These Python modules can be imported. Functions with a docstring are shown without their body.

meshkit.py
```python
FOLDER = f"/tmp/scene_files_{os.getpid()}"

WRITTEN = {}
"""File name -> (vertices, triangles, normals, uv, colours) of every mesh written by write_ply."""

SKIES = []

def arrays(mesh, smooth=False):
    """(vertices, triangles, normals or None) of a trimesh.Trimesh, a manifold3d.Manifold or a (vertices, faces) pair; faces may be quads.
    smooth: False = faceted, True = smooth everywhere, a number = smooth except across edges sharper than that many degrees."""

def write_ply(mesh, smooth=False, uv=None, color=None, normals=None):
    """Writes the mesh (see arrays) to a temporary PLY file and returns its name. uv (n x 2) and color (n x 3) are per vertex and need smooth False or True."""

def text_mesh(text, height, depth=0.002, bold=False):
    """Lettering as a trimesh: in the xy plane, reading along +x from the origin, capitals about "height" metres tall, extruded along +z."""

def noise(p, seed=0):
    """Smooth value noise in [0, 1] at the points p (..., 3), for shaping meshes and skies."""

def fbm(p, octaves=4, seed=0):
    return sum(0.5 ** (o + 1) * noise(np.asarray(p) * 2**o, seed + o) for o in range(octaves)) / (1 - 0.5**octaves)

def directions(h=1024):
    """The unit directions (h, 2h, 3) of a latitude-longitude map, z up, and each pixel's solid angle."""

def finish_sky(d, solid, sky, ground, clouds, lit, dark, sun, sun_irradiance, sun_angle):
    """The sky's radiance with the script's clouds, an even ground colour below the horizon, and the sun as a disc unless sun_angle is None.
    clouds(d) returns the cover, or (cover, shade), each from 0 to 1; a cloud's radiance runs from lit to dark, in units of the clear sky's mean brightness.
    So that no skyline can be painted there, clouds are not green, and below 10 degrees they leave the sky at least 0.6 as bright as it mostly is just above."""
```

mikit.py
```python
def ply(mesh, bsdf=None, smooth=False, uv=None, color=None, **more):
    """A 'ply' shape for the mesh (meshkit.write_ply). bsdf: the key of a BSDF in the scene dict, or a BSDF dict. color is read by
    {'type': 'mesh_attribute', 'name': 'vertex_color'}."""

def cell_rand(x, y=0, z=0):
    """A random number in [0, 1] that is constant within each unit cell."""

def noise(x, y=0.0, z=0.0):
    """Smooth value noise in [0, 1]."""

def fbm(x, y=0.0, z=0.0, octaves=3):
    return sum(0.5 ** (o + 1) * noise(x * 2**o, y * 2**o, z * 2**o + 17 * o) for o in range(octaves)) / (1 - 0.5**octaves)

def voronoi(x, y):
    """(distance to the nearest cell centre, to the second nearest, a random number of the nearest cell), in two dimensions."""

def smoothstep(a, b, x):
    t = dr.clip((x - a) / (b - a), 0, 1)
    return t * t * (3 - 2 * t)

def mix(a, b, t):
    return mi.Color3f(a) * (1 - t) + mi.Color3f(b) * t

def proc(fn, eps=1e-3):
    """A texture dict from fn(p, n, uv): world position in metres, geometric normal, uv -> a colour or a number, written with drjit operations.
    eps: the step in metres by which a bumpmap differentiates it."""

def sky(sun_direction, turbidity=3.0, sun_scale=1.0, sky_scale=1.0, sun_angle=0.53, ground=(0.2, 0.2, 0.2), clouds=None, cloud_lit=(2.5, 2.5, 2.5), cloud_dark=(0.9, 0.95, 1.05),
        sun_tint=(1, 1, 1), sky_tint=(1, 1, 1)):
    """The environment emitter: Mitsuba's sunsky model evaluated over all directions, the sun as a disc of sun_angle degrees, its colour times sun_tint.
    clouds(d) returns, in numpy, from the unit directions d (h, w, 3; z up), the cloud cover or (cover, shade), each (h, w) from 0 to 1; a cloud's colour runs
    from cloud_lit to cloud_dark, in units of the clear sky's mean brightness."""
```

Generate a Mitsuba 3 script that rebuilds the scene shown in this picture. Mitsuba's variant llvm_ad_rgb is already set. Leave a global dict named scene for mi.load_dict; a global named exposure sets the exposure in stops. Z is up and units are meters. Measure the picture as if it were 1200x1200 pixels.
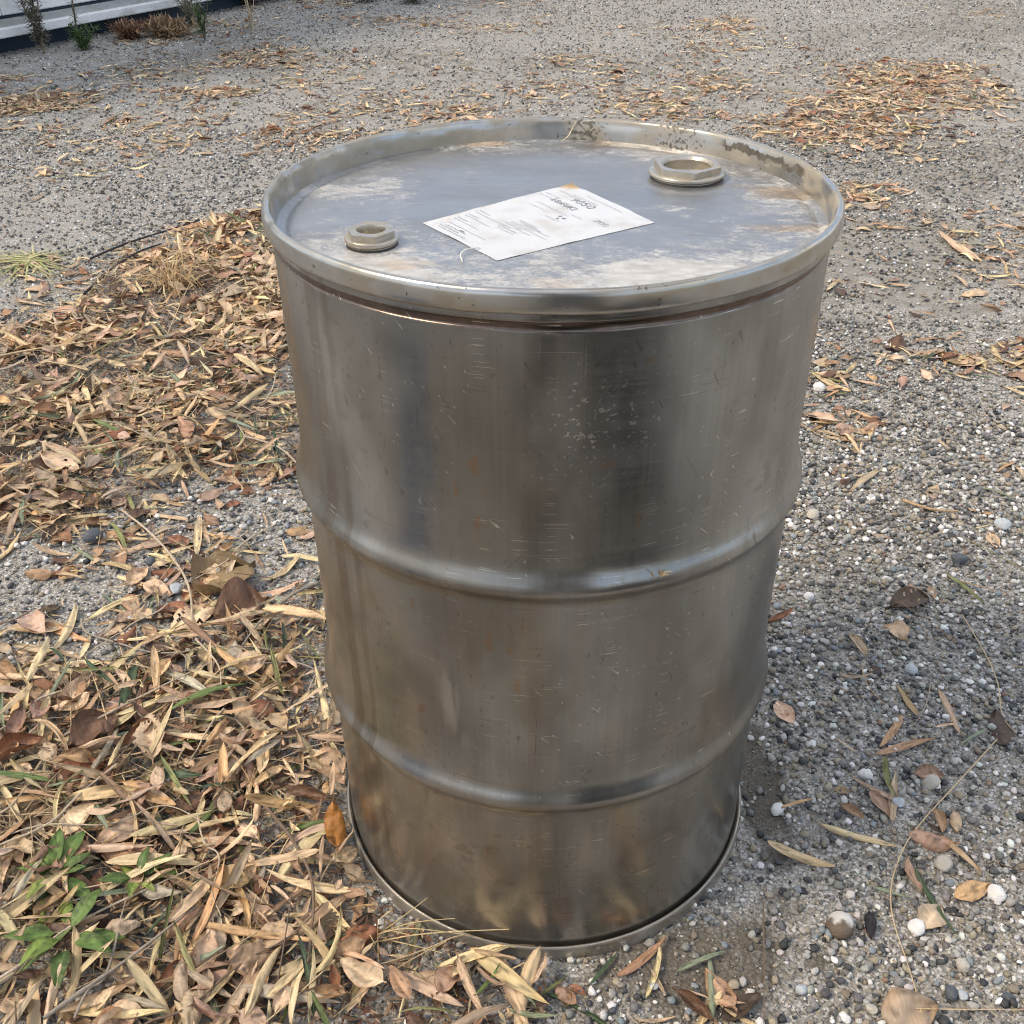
import math
import numpy as np
import trimesh
import manifold3d as m3
import drjit as dr
import mitsuba as mi
import mikit
import meshkit
from mikit import voronoi, cell_rand, smoothstep, mix

T = mi.ScalarTransform4f


def noise(x, y=0.0, z=0):
    """As mikit.noise; in two dimensions (half the work) where z is a whole number."""
    if not isinstance(z, (int, float)):
        return mikit.noise(x, y, z)
    x, y = mi.Float(x), mi.Float(y)
    i, j = dr.floor(x), dr.floor(y)
    u, w = x - i, y - j
    u, w = u * u * (3 - 2 * u), w * w * (3 - 2 * w)
    return dr.lerp(dr.lerp(cell_rand(i, j, int(z)), cell_rand(i + 1, j, int(z)), u), dr.lerp(cell_rand(i, j + 1, int(z)), cell_rand(i + 1, j + 1, int(z)), u), w)


def fbm(x, y=0.0, z=0, octaves=3):
    return sum(0.5 ** (o + 1) * noise(x * 2**o, y * 2**o, z * 2**o + 17 * o) for o in range(octaves)) / (1 - 0.5**octaves)


PI = math.pi
# ------------------------------------------------------------------ camera, sky, exposure
CAM = np.array([0.0, -1.06319, 1.20859])
FWD = np.array([-0.03331587, 0.8300676, -0.55666671])
UP = np.array([-0.01213964, 0.55659873, 0.83069277])
scene, labels = {}, {}
scene['camera'] = {'type': 'perspective', 'fov': 52.985, 'fov_axis': 'x', 'near_clip': 0.02, 'far_clip': 2000.0,
                   'to_world': T().look_at(origin=CAM.tolist(), target=(CAM + FWD).tolist(), up=UP.tolist())}


def cloud_cover(d):
    n = meshkit.fbm(d * np.array([1.7, 1.7, 3.0]) + np.array([3.1, 8.4, 1.7]), 4, seed=5)
    cover = np.clip((n - 0.43) / 0.12, 0, 1)
    shade = np.clip((meshkit.fbm(d * 2.3 + 11.0, 3, seed=9) - 0.35) / 0.4, 0, 1)
    return 0.3 + 0.7 * cover, shade


SUN = (-0.62, -0.22, 0.75)
scene['sky'] = mikit.sky(SUN, turbidity=3, sun_scale=0.27, sun_angle=18, clouds=cloud_cover,
                         cloud_lit=(2.5, 2.46, 2.38), cloud_dark=(1.3, 1.28, 1.25), sun_tint=(1, 0.985, 0.96))
exposure = 2.8

# ------------------------------------------------------------------ helpers


def put(key, mesh, bsdf, label=None, cat=None, group=None, kind=None, smooth=False, color=None):
    """One entry of the scene; a key that is taken gets the next number."""
    k, n = key, 0
    while k in scene:
        n += 1
        k = f'{key}_{n:03d}'
    scene[k] = mikit.ply(mesh, bsdf, smooth=smooth, color=color)
    say(k, label, cat, group, kind)
    return k


def say(k, label=None, cat=None, group=None, kind=None):
    e = {a: b for a, b in (('label', label), ('category', cat), ('group', group), ('kind', kind)) if b}
    if e:
        labels[k] = e


TAKEN = {}


def thing(name, label, cat, group=None):
    """The key of a thing whose parts follow."""
    n = TAKEN.get(name, -1) + 1
    TAKEN[name] = n
    k = name if n == 0 else f'{name}_{n:03d}'
    say(k, label, cat, group)
    return k


def one(name, mesh, bsdf, label, cat, group=None, **kw):
    """A thing that is one mesh."""
    k = thing(name, label, cat, group)
    scene[k] = mikit.ply(mesh, bsdf, **kw)
    return k


def grid_faces(nu, nv, close_v=False):
    i, j = np.meshgrid(np.arange(nu - 1), np.arange(nv if close_v else nv - 1), indexing='ij')
    j2 = (j + 1) % nv
    return np.stack([i * nv + j, (i + 1) * nv + j, (i + 1) * nv + j2, i * nv + j2], -1).reshape(-1, 4)


def chaikin(p, n=2):
    p = np.asarray(p, float)
    for _ in range(n):
        q = np.empty((2 * len(p) - 2, p.shape[1]))
        q[0::2], q[1::2] = 0.75 * p[:-1] + 0.25 * p[1:], 0.25 * p[:-1] + 0.75 * p[1:]
        p = np.vstack([p[:1], q[1:-1], p[-1:]])
    return p


def lathe(profile, n=256, warp=None):
    """profile (r, z), listed so that the outside lies to the right of its direction going up."""
    pr = np.asarray(profile, float)
    a = np.arange(n) * 2 * PI / n
    r, z = np.repeat(pr[:, :1], n, 1), np.repeat(pr[:, 1:2], n, 1)
    A = np.repeat(a[None], len(pr), 0)
    if warp is not None:
        r, z = warp(r, z, A)
    v = np.stack([r * np.cos(A), r * np.sin(A), z], -1).reshape(-1, 3)
    f = grid_faces(len(pr), n, True)[:, ::-1]
    return v, np.vstack([f[:, [0, 1, 2]], f[:, [0, 2, 3]]])


def tube(pts, radii, sides=6, smooth=2, rough=0.0, rng=None):
    p = np.asarray(pts, float)
    if smooth:
        p = chaikin(p, smooth)
    rad = np.interp(np.linspace(0, 1, len(p)), np.linspace(0, 1, len(np.atleast_1d(radii))), np.atleast_1d(radii))
    if rng is not None and rough:
        rad = rad * (1 + rough * rng.normal(size=len(p)))
    t = np.gradient(p, axis=0)
    t /= np.linalg.norm(t, axis=1, keepdims=True) + 1e-12
    a = np.cross(t, np.where(np.abs(t[:, 2:]) < 0.9, [0, 0, 1.0], [1.0, 0, 0]))
    a /= np.linalg.norm(a, axis=1, keepdims=True) + 1e-12
    b, g = np.cross(t, a), np.arange(sides) * 2 * PI / sides
    v = p[:, None] + rad[:, None, None] * (np.cos(g)[None, :, None] * a[:, None] + np.sin(g)[None, :, None] * b[:, None])
    q = grid_faces(len(p), sides, True)
    n = len(p) * sides
    f = np.vstack([q[:, [0, 1, 2]], q[:, [0, 2, 3]], [[0, k + 1, k] for k in range(1, sides - 1)],
                   [[n - sides, n - sides + k, n - sides + k + 1] for k in range(1, sides - 1)]])
    return v.reshape(-1, 3), f


def join(parts):
    """(v, f) or (v, f, c) tuples as one."""
    off = np.cumsum([0] + [len(p[0]) for p in parts])
    out = [np.vstack([p[0] for p in parts]), np.vstack([np.asarray(p[1]) + o for p, o in zip(parts, off)])]
    if len(parts[0]) > 2:
        out.append(np.vstack([p[2] for p in parts]))
    return tuple(out)


def tm(v, f):
    return trimesh.Trimesh(v, f, process=False)


def box(x0, x1, y0, y1, z0, z1, bevel=0.0):
    m = trimesh.creation.box((x1 - x0, y1 - y0, z1 - z0))
    if bevel:
        c = m3.Manifold.hull_points(np.array([[sx * (abs(sx_) - bevel * (k != 0)), sy * (sy_ - bevel * (k != 1)), sz * (sz_ - bevel * (k != 2))]
                                              for sx, sy, sz in np.array(np.meshgrid([-1, 1], [-1, 1], [-1, 1])).reshape(3, -1).T
                                              for k in range(3)
                                              for sx_, sy_, sz_ in [((x1 - x0) / 2, (y1 - y0) / 2, (z1 - z0) / 2)]]))
        mm = c.to_mesh()
        m = trimesh.Trimesh(mm.vert_properties[:, :3], mm.tri_verts)
    m.apply_translation([(x0 + x1) / 2, (y0 + y1) / 2, (z0 + z1) / 2])
    return m


def ground_height(x, y):
    """The gravel yard: gentle swells, flat where the drum stands, a shallow hollow beside its foot."""
    p = np.stack([np.asarray(x, float), np.asarray(y, float), np.zeros_like(np.asarray(x, float))], -1)
    far = np.clip(np.hypot(p[..., 0], p[..., 1]) / 14, 0, 1)
    h = 0.030 * (meshkit.fbm(p * 1.1 + 40, 3, seed=3) - 0.5) * (1 - far) + 0.012 * (meshkit.fbm(p * 6.0 + 9, 2, seed=4) - 0.5) * (1 - far)
    r = np.hypot(p[..., 0], p[..., 1])
    flat = np.clip((r - 0.29) / 0.35, 0, 1)
    hollow = np.exp(-(((p[..., 0] - 0.31) / 0.05) ** 2 + ((p[..., 1] - 0.03) / 0.16) ** 2))
    return h * flat * flat * (3 - 2 * flat) + 0.003 * (1 - flat) - 0.022 * hollow


def inside(poly, x, y):
    q = np.asarray(poly, float)
    hit = np.zeros(np.shape(x), bool)
    for (x0, y0), (x1, y1) in zip(q, np.roll(q, -1, 0)):
        c = (y0 > y) != (y1 > y)
        with np.errstate(divide='ignore', invalid='ignore'):
            hit ^= c & (x < (x1 - x0) * (y - y0) / (y1 - y0) + x0)
    return hit


def rgb(*c):
    return {'type': 'rgb', 'value': list(c)}


def two(d):
    return {'type': 'twosided', 'bsdf': d}


VC = {'type': 'mesh_attribute', 'name': 'vertex_color'}
# ------------------------------------------------------------------ materials


def polar(p):
    return dr.atan2(p.y, p.x), p.z


def scratch(a, z, fa, fz, seed, cut):
    """Fine broken lines: noise stretched along one direction, kept where it peaks."""
    n = noise(a * fa + seed, z * fz, seed)
    return smoothstep(cut, cut + 0.05, n) * smoothstep(0.45, 0.65, noise(a * 9 + seed * 3, z * 14, seed + 2.0))


def steel_color(p, n, uv):
    a, z = polar(p)
    big = fbm(a * 2.6, z * 5.0, 1, 4)
    cloud = fbm(p.x * 14, p.y * 14, p.z * 9, 3)
    c = mix((0.26, 0.255, 0.243), (0.40, 0.396, 0.385), smoothstep(0.3, 0.7, big))
    c = mix(c, (0.20, 0.19, 0.17), 0.6 * smoothstep(0.46, 0.70, cloud))
    fine = noise(a * 85, z * 5, 11) * 0.6 + noise(a * 190, z * 16, 12) * 0.4
    c = c * (0.93 + 0.14 * fine)
    # two long brown streaks down the left, broken and ragged
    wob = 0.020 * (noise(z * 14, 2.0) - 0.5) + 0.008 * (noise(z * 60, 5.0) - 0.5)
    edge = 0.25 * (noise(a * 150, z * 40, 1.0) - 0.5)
    tinge = smoothstep(1.15, 0.75, dr.abs(a + 2.45 + wob) / 0.036 + edge) * (0.45 + 0.55 * noise(z * 5, 3.0)) + 0.6 * smoothstep(1.2, 0.7, dr.abs(a + 2.345 - wob) / 0.018 + edge) * noise(z * 7, 9.0)
    c = mix(c, (0.17, 0.115, 0.07), 0.85 * dr.clip(tinge, 0, 1))
    # brown runs mostly on the left side, ragged spots of rust, dark scuffs
    run = smoothstep(0.60, 0.74, noise(a * 24, z * 1.3, 7.0)) * smoothstep(0.30, 0.55, noise(a * 6, z * 3, 3.0)) * (0.18 + 0.82 * smoothstep(-2.2, -2.6, a))
    c = mix(c, (0.34, 0.25, 0.165), 0.6 * run)
    spot = smoothstep(0.74, 0.82, fbm(a * 15, z * 30, 5.0, 4)) * smoothstep(0.48, 0.62, noise(a * 2.1, z * 3.0, 2.0))
    c = mix(c, (0.32, 0.19, 0.10), 0.55 * spot)
    scuff = smoothstep(0.66, 0.80, fbm(a * 16, z * 70, 9.0, 4)) * smoothstep(0.45, 0.7, noise(a * 3.0, z * 5.0, 6.0))
    c = mix(c, (0.22, 0.205, 0.185), 0.45 * scuff)
    # dark brown band of uneven tone along the seam under the rim
    seam = smoothstep(0.0052, 0.0040, dr.abs(z - 0.8680 + 0.0006 * (noise(a * 30, 4.0) - 0.5)))
    c = mix(c, mix((0.085, 0.055, 0.042), (0.16, 0.11, 0.085), fbm(a * 40, z * 300, 2.0, 3)), 0.85 * seam)
    line = scratch(a, z, 5.0, 800.0, 2.0, 0.90) + 0.6 * scratch(a + z * 0.08 + 0.02 * noise(z * 9, a * 3), z, 110.0, 9.0, 5.0, 0.93) + 1.3 * scratch(a + z * 1.5, z - a * 0.25, 60.0, 90.0, 8.0, 0.91) + scratch(a - z * 0.7, z + a * 0.45, 35.0, 220.0, 4.0, 0.92)
    c = mix(c, (0.17, 0.15, 0.13), dr.clip(line, 0, 1) * 0.55)
    # long single scratches
    n1, n2 = noise(z * 60, a * 3), noise(z * 170, a * 3, 4)
    for a0, z0, z1, lean, bow, wd in ((-2.14, 0.705, 0.845, 0.10, 0.01, 0.0035), (-1.86, 0.63, 0.68, 0.12, 0.0, 0.004), (-0.79, 0.612, 0.662, 0.5, 0.0, 0.0035), (-1.62, 0.31, 0.56, -0.35, 0.06, 0.003),
                                      (-1.36, 0.50, 0.55, -1.2, 0.02, 0.003), (-1.72, 0.615, 0.655, 3.2, 0.0, 0.004), (-2.02, 0.74, 0.80, 0.35, 0.02, 0.004), (-1.05, 0.70, 0.735, -2.0, 0.0, 0.004), (-1.50, 0.10, 0.22, -0.5, 0.03, 0.0025), (-1.95, 0.43, 0.53, 0.2, 0.05, 0.003)):
        t = (z - z0) / (z1 - z0)
        off = a - a0 - lean * (z - z0) - bow * dr.sin(t * 3.1)
        c = mix(c, (0.15, 0.13, 0.11), 0.7 * smoothstep(wd * (0.25 + 0.9 * n1), 0.1 * wd, dr.abs(off + 0.004 * (n1 - 0.5))) * smoothstep(0.0, 0.08, t) * smoothstep(1.0, 0.92, t) * smoothstep(0.3, 0.6, n2))
    # the chest of bright scratches on the upper front, fine bright hairlines elsewhere
    near = dr.exp(-dr.square((a + 1.40) / 0.17) - dr.square((z - 0.775) / 0.055))
    gouge = smoothstep(0.76, 0.84, fbm(a * 75 + z * 60, z * 330 - a * 22, 3.0, 3) + 0.11 * near) * near
    hair = scratch(a, z, 9.0, 1100.0, 13.0, 0.90) + scratch(a - z * 2.0, z + a * 0.3, 30.0, 300.0, 17.0, 0.92)
    return mix(c, (0.80, 0.78, 0.73), dr.clip(0.6 * hair + 1.2 * gouge, 0, 1))


def steel_rough(p, n, uv):
    a, z = polar(p)
    return 0.16 + 0.16 * fbm(a * 5, z * 9, 2.0, 4) + 0.06 * noise(a * 3, z * 420, 1.0) + 0.03 * (noise(a * 70, z * 6, 3) - 0.5)


def steel_relief(p, n, uv):
    a, z = polar(p)
    return fbm(a * 9, z * 13, 4.0, 2) + 0.06 * noise(a * 14, z * 700, 2.0) + 0.12 * scratch(a, z, 160.0, 7.0, 5.0, 0.88)


def grime(p, n, uv):
    """Dull film of dried dirt and mineral bloom on the wall of the drum: patches with a grain, by place."""
    a, z = polar(p)
    g = smoothstep(0.46, 0.70, fbm(a * 4.2 + 2, z * 6.5, 8.0, 4)) * (0.5 + 0.5 * noise(a * 60, z * 160, 3.0))
    pale = dr.exp(-dr.square((a + 1.91 + 0.10 * (noise(z * 22, 1.0) - 0.5)) / 0.035) - dr.square((z - 0.42) / 0.045)) * smoothstep(0.35, 0.65, noise(a * 60, z * 25, 5.0))
    seam = smoothstep(0.0056, 0.0040, dr.abs(z - 0.8680))
    return dr.clip(0.05 + 0.16 * g + 0.45 * pale, 0, 1) * (1 - seam)


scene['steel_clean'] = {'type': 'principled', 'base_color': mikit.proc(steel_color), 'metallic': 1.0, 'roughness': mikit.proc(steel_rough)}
scene['steel_grime'] = {'type': 'diffuse', 'reflectance': mikit.proc(lambda p, n, uv: mix((0.20, 0.175, 0.14), (0.34, 0.315, 0.275), fbm(p.x * 30, p.y * 30, p.z * 12, 3)))}
scene['steel'] = two({'type': 'bumpmap', 'arbitrary': mikit.proc(steel_relief, 0.0008), 'scale': 0.00045,
                      'bsdf': {'type': 'blendbsdf', 'weight': mikit.proc(grime), 'bsdf_0': {'type': 'ref', 'id': 'steel_clean'}, 'bsdf_1': {'type': 'ref', 'id': 'steel_grime'}}})


def chime_color(p, n, uv):
    a, z = polar(p)
    c = mix((0.40, 0.39, 0.365), (0.54, 0.53, 0.505), fbm(a * 20, z * 60, 2.0, 3))
    c = mix(c, (0.42, 0.36, 0.26), 0.55 * smoothstep(0.45, 0.7, fbm(a * 7, z * 50, 6.0, 3)))
    dark = smoothstep(0.76, 0.84, fbm(a * 50, z * 200, 4.0, 4))
    return mix(c, (0.10, 0.085, 0.07), 0.8 * dark)


def soot(p, n, uv):
    """Black specks gathered round two spots of the rim, a peeled grey run of old coating along the right inside."""
    a, z = polar(p)
    r = dr.sqrt(p.x * p.x + p.y * p.y)
    grain = fbm(p.x * 260, p.y * 260, p.z * 260, 2)
    d1 = dr.exp(-dr.square((a - 1.42) / 0.10))
    d2 = dr.exp(-dr.square((a - 0.98) / 0.16))
    specks = smoothstep(0.70, 0.52, 1.15 - grain * (0.42 + 0.70 * dr.maximum(d1, 0.7 * d2)))
    edge = 0.8935 - 0.004 * smoothstep(0.3, 0.7, noise(a * 26, 3.0)) + 0.003 * (noise(a * 90, 1.0) - 0.5)
    width = 0.0016 + 0.0030 * noise(a * 34, 9.0)
    run = smoothstep(1.25, 0.75, dr.abs(z - edge) / width) * smoothstep(0.80, 0.74, a) * smoothstep(0.20, 0.27, a) * smoothstep(0.290, 0.286, r)
    return dr.clip(dr.maximum(specks * 0.9, run), 0, 1)


def chime_film(p, n, uv):
    r = dr.sqrt(p.x * p.x + p.y * p.y)
    return (0.10 + 0.75 * smoothstep(0.2885, 0.2855, r)) * smoothstep(0.36, 0.62, fbm(p.x * 22, p.y * 22, p.z * 60, 4))


scene['chime_clean'] = {'type': 'principled', 'base_color': mikit.proc(chime_color), 'metallic': 1.0,
                        'roughness': mikit.proc(lambda p, n, uv: 0.18 + 0.18 * fbm(p.x * 40, p.y * 40, p.z * 90, 3))}
scene['soot_black'] = {'type': 'diffuse', 'reflectance': mikit.proc(lambda p, n, uv: mix((0.06, 0.05, 0.04), (0.19, 0.175, 0.15), fbm(p.x * 160, p.y * 160, p.z * 160, 3)))}
scene['chime_dust'] = {'type': 'diffuse', 'reflectance': mikit.proc(lambda p, n, uv: mix((0.25, 0.215, 0.155), (0.42, 0.385, 0.32), fbm(p.x * 60, p.y * 60, p.z * 60, 3)))}
scene['chime_worn'] = {'type': 'blendbsdf', 'weight': mikit.proc(chime_film),
                       'bsdf_0': {'type': 'ref', 'id': 'chime_clean'}, 'bsdf_1': {'type': 'ref', 'id': 'chime_dust'}}
scene['chime'] = two({'type': 'blendbsdf', 'weight': mikit.proc(soot), 'bsdf_0': {'type': 'ref', 'id': 'chime_worn'}, 'bsdf_1': {'type': 'ref', 'id': 'soot_black'}})


scene['foot_rim'] = two({'type': 'blendbsdf', 'weight': mikit.proc(lambda p, n, uv: 0.35 + 0.55 * smoothstep(0.35, 0.65, fbm(p.x * 30, p.y * 30, p.z * 60, 4))),
                         'bsdf_0': {'type': 'ref', 'id': 'chime_clean'}, 'bsdf_1': {'type': 'ref', 'id': 'steel_grime'}})


def lid_color(p, n, uv):
    c = mix((0.28, 0.29, 0.305), (0.42, 0.43, 0.44), fbm(p.x * 9, p.y * 22, 1.0, 4))
    rust = smoothstep(0.62, 0.78, fbm(p.x * 12 + 3, p.y * 19, 4.0, 3)) * smoothstep(0.17, 0.24, dr.sqrt(p.x * p.x + p.y * p.y))
    c = mix(c, (0.46, 0.32, 0.18), 0.6 * rust)
    return mix(c, (0.30, 0.29, 0.27), 0.5 * smoothstep(0.86, 0.9, noise(p.x * 40 + p.y * 160, p.y * 90 - p.x * 20, 2.0)))


def bloom(p, n, uv):
    """White mineral bloom on the lid: grains in patches, mostly at the front and the left where water stood."""
    r = dr.sqrt(p.x * p.x + p.y * p.y)
    where = dr.maximum(smoothstep(-0.02, -0.20, p.y + 0.10 * p.x), 0.45 * smoothstep(-0.06, -0.22, p.x))
    where = dr.maximum(where, 0.45 * smoothstep(0.17, 0.25, r))
    patch = fbm(p.x * 11 + 5, p.y * 15, 3.0, 4)
    grain = 0.5 * fbm(p.x * 130, p.y * 260, 6.0, 3) + 0.5 * fbm(p.x * 45, p.y * 90, 8.0, 3) + 0.5 * (noise(p.x * 420, p.y * 800, 2.0) - 0.5)
    t = patch * 0.55 + grain * 0.45 + 0.40 * where
    return dr.clip(0.14 + 0.76 * smoothstep(0.62, 0.92, t), 0, 1)


scene['lid_clean'] = {'type': 'principled', 'base_color': mikit.proc(lid_color), 'metallic': 1.0,
                      'roughness': mikit.proc(lambda p, n, uv: 0.31 + 0.18 * fbm(p.x * 16, p.y * 30, 2.0, 3))}
scene['lid_bloom'] = {'type': 'diffuse', 'reflectance': mikit.proc(lambda p, n, uv: mix(mix((0.40, 0.39, 0.365), (0.66, 0.655, 0.64), fbm(p.x * 80, p.y * 160, 1.0, 3)), (0.50, 0.36, 0.22),
                                                                               0.6 * smoothstep(0.62, 0.76, fbm(p.x * 12 + 3, p.y * 19, 4.0, 3)) * smoothstep(0.17, 0.24, dr.sqrt(p.x * p.x + p.y * p.y))))}
scene['lid_steel'] = two({'type': 'blendbsdf', 'weight': mikit.proc(bloom), 'bsdf_0': {'type': 'ref', 'id': 'lid_clean'}, 'bsdf_1': {'type': 'ref', 'id': 'lid_bloom'}})
scene['fitting'] = two({'type': 'blendbsdf', 'weight': mikit.proc(lambda p, n, uv: 0.25 + 0.45 * smoothstep(0.4, 0.65, fbm(p.x * 70, p.y * 70, p.z * 150, 3))),
                        'bsdf_0': {'type': 'principled', 'base_color': rgb(0.58, 0.54, 0.47), 'metallic': 1.0, 'roughness': 0.33},
                        'bsdf_1': {'type': 'ref', 'id': 'chime_dust'}})
scene['rubber'] = two({'type': 'roughplastic', 'diffuse_reflectance': rgb(0.05, 0.045, 0.04), 'alpha': 0.35})
scene['paper'] = two({'type': 'principled', 'base_color': VC, 'roughness': 0.45, 'specular': 0.4})
scene['ink'] = two({'type': 'diffuse', 'reflectance': rgb(0.42, 0.44, 0.48)})
scene['ink_dark'] = two({'type': 'diffuse', 'reflectance': rgb(0.22, 0.235, 0.29)})
scene['leaf'] = two({'type': 'bumpmap', 'arbitrary': mikit.proc(lambda p, n, uv: fbm(p.x * 170, p.y * 170, p.z * 170, 2), 0.0006), 'scale': 0.0020,
                     'bsdf': {'type': 'principled', 'base_color': VC, 'roughness': 0.5, 'specular': 0.35}})
scene['stone'] = {'type': 'bumpmap', 'arbitrary': mikit.proc(lambda p, n, uv: noise(p.x * 420, p.y * 420, p.z * 420), 0.0005), 'scale': 0.0009,
                  'bsdf': {'type': 'principled', 'base_color': VC, 'roughness': 0.6, 'specular': 0.4}}


def ground_color(p, n, uv):
    d1, e1, k1 = voronoi(p.x * 210 + noise(p.x * 300, p.y * 300), p.y * 210)
    d2, e2, k2 = voronoi(p.x * 420 + 7, p.y * 420)
    big = fbm(p.x * 0.9, p.y * 0.9, 2.0, 4)
    soil = mix((0.16, 0.147, 0.125), (0.30, 0.282, 0.248), fbm(p.x * 30, p.y * 30, 4.0, 4))

    def tone(k):
        c = mix((0.12, 0.12, 0.12), (0.40, 0.395, 0.38), smoothstep(0.0, 0.55, k))
        c = mix(c, (0.42, 0.385, 0.325), smoothstep(0.55, 0.6, k))
        return mix(c, (0.60, 0.60, 0.59), smoothstep(0.74, 0.80, k))

    g = mix(tone(k2), tone(k1), mi.Float(dr.select(k1 > 0.45, 1.0, 0.0)))
    g = mix(g, soil * 0.8, 0.15 + 0.5 * smoothstep(0.35, 0.62, d1))
    g = mix(g, soil, 0.5 * smoothstep(0.52, 0.62, big * 0.6 + 0.4 * fbm(p.x * 12, p.y * 12, 1.0, 3)))
    # damp brown mud in front of the drum foot, same dark tone along its right
    foot_dark = dr.exp(-dr.square((p.x - 0.19) / 0.19) - dr.square((p.y + 0.29) / 0.10)) + dr.exp(-dr.square((p.x - 0.33) / 0.05) - dr.square(p.y / 0.2))
    return mix(g, mix((0.060, 0.049, 0.036), (0.115, 0.097, 0.072), fbm(p.x * 60, p.y * 60, 1.0, 3)), 0.75 * smoothstep(0.40, 0.75, foot_dark * 0.9 + 0.5 * (fbm(p.x * 25, p.y * 25, 3.0, 4) - 0.5)))


def ground_relief(p, n, uv):
    d1, e1, k1 = voronoi(p.x * 210, p.y * 210)
    return dr.sqrt(dr.maximum(0.4 - d1 * d1, 0.0)) * (0.4 + 0.6 * k1) + 0.4 * fbm(p.x * 300, p.y * 300, 1.0, 2)


scene['gravel_look'] = two({'type': 'bumpmap', 'arbitrary': mikit.proc(ground_relief, 0.0012), 'scale': 0.003,
                              'bsdf': {'type': 'diffuse', 'reflectance': mikit.proc(ground_color)}})
scene['hut_white'] = two({'type': 'principled', 'base_color': mikit.proc(lambda p, n, uv: mix((0.74, 0.75, 0.75), (0.55, 0.55, 0.53), smoothstep(0.55, 0.8, fbm(p.x * 5, p.y * 5, p.z * 9, 4)))), 'roughness': 0.4, 'specular': 0.4})
scene['hut_grey'] = two({'type': 'principled', 'base_color': mikit.proc(lambda p, n, uv: mix((0.40, 0.41, 0.41), (0.27, 0.27, 0.26), fbm(p.x * 9, p.y * 9, p.z * 30, 3))), 'roughness': 0.45, 'specular': 0.4})
scene['hut_navy'] = two({'type': 'principled', 'base_color': rgb(0.018, 0.034, 0.055), 'roughness': 0.5, 'specular': 0.3})
scene['hut_glass'] = two({'type': 'principled', 'base_color': rgb(0.04, 0.05, 0.055), 'roughness': 0.08, 'specular': 0.6})
scene['cloth_dark'] = two({'type': 'diffuse', 'reflectance': rgb(0.022, 0.023, 0.027)})
scene['cloth_jacket'] = two({'type': 'diffuse', 'reflectance': rgb(0.035, 0.035, 0.04)})
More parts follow.
